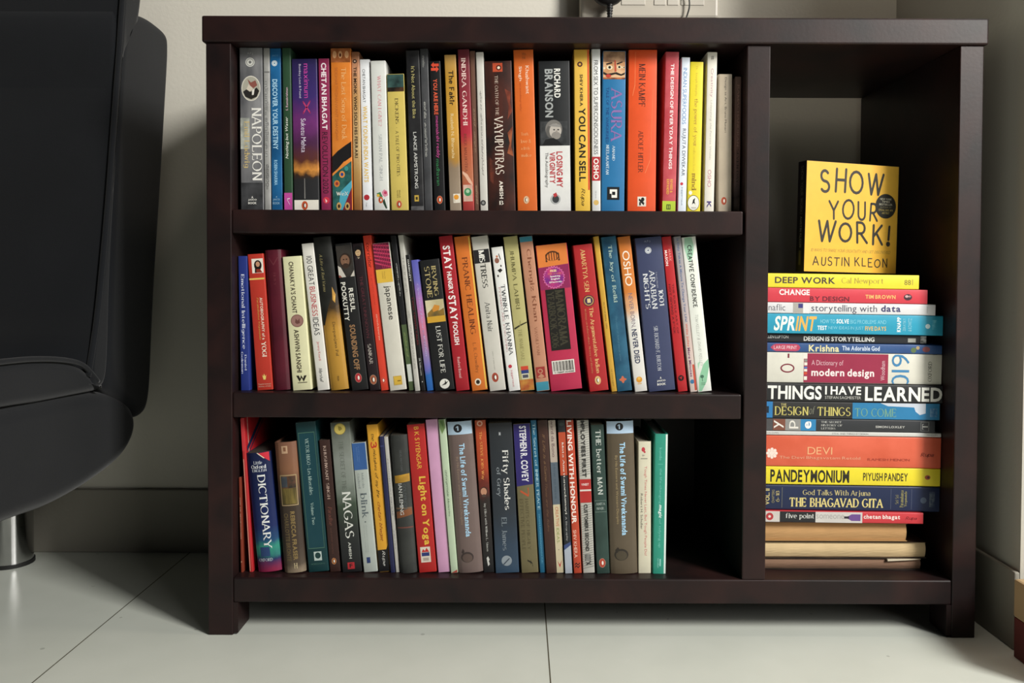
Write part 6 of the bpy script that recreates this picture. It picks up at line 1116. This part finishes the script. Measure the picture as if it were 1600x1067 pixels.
# ------------------------------------------------------------------ switchboard above the bookcase, with plug and lead
PLA = plain('yellowed_white_plastic', '#bdb6a8', .4); PLB = plain('white_plastic', '#c4beb2', .35); BLK = plain('black_plastic', '#1b1b1b', .45)
yf = YW - .042
a0, a1 = at(907, 29, yf), at(1124, 29, yf)
sb = thing('switchboard', 'grimy white switchboard box on the wall above the bookcase', 'switchboard', (a0.x, YW, a0.z))
def sbp(name, x0, x1, y0, y1, z0, z1, m, bev): 
    o = link(name, box_mesh(name, x0 - a0.x, x1 - a0.x, y0 - YW, y1 - YW, z0 - a0.z, z1 - a0.z, bev, 3), m, sb); return o
H0 = a0.z
sbp('box', a0.x, a1.x, yf, YW - .0005, H0, H0 + .16, PLA, .006)
pl0 = at(970, 8, yf).x; pl1 = at(1100, 8, yf).x
zz = at(1000, 8, yf).z
for i, (x0, x1) in enumerate(((971, 1008), (1022, 1040), (1043, 1060), (1064, 1100))):
    sbp('switch' if i in (1, 2) else 'socket', at(x0, 8, yf).x, at(x1, 8, yf).x, yf - .0012, yf - .0001, zz, H0 + .12, PLB, .0005)
# plug
pc = at(950, -10, yf - .02)
pg = thing('plug', 'black round plug with ribbed tail in the switchboard', 'plug', (pc.x, yf - .003, pc.z))
bm = bmesh.new(); bmesh.ops.create_uvsphere(bm, u_segments=24, v_segments=14, radius=1)
for v in bm.verts: v.co = Vector((v.co.x * .0255, -.016 + v.co.y * .015, v.co.z * .02))
me = bpy.data.meshes.new('plug_body'); bm.to_mesh(me); bm.free(); link('plug_body', me, BLK, pg, smooth=True)
ribs = []; rs = []
for k in range(22):
    ribs.append((0.003, -.016, -.016 - k * .0011)); rs.append(.0062 - .0001 * k if (k // 2) % 2 else .005 - .00008 * k)
link('strain_relief', tube_mesh('strain_relief', ribs, .005, 14, True, rs), BLK, pg)
link('lead', tube_mesh('lead', smooth_curve([(0.003, -.016, -.035), (.003, -.016, -.055), (.004, .004, -.08), (.006, .035, -.105), (.006, .038, -.14), (.004, .038, -.3)], 6), .0032, 10), BLK, pg, smooth=True)
# thin cable hanging past the switchboard
cpts = [at(1070, -74, yf - .0014), at(1071, -66, yf - .006), at(1072, -56, yf - .008), at(1074, -20, yf - .009), at(1077, 0, yf - .009), at(1077, 12, yf - .009), at(1073, 26, yf - .008), at(1069, 40, yf - .008), at(1067, 60, yf + .012), at(1066, 95, .32), at(1066, 140, .322), at(1066, 200, .322)]
cb = link('thin_cable', tube_mesh('thin_cable', [q - cpts[0] for q in smooth_curve(cpts, 8)], .0013, 8), BLK, smooth=True)
cb.location = cpts[0]
tag(cb, 'thin black cable hanging in a curve across the white switchboard', 'cable')

# ------------------------------------------------------------------ carton by the end of the side wall
cx0 = .6185; cy1 = -.052
ct = thing('carton', 'small tan and dark red carton on the floor by the wall end', 'box', (cx0, cy1, 0))
link('carton_body', box_mesh('carton_body', 0, .14, -.1, 0, 0, .05, .001), plain('dark_red_card', '#6a2420', .6), ct)
link('carton_lid', box_mesh('carton_lid', -.001, .141, -.101, .001, .0502, .098, .003), plain('tan_card', '#b89c74', .6), ct)
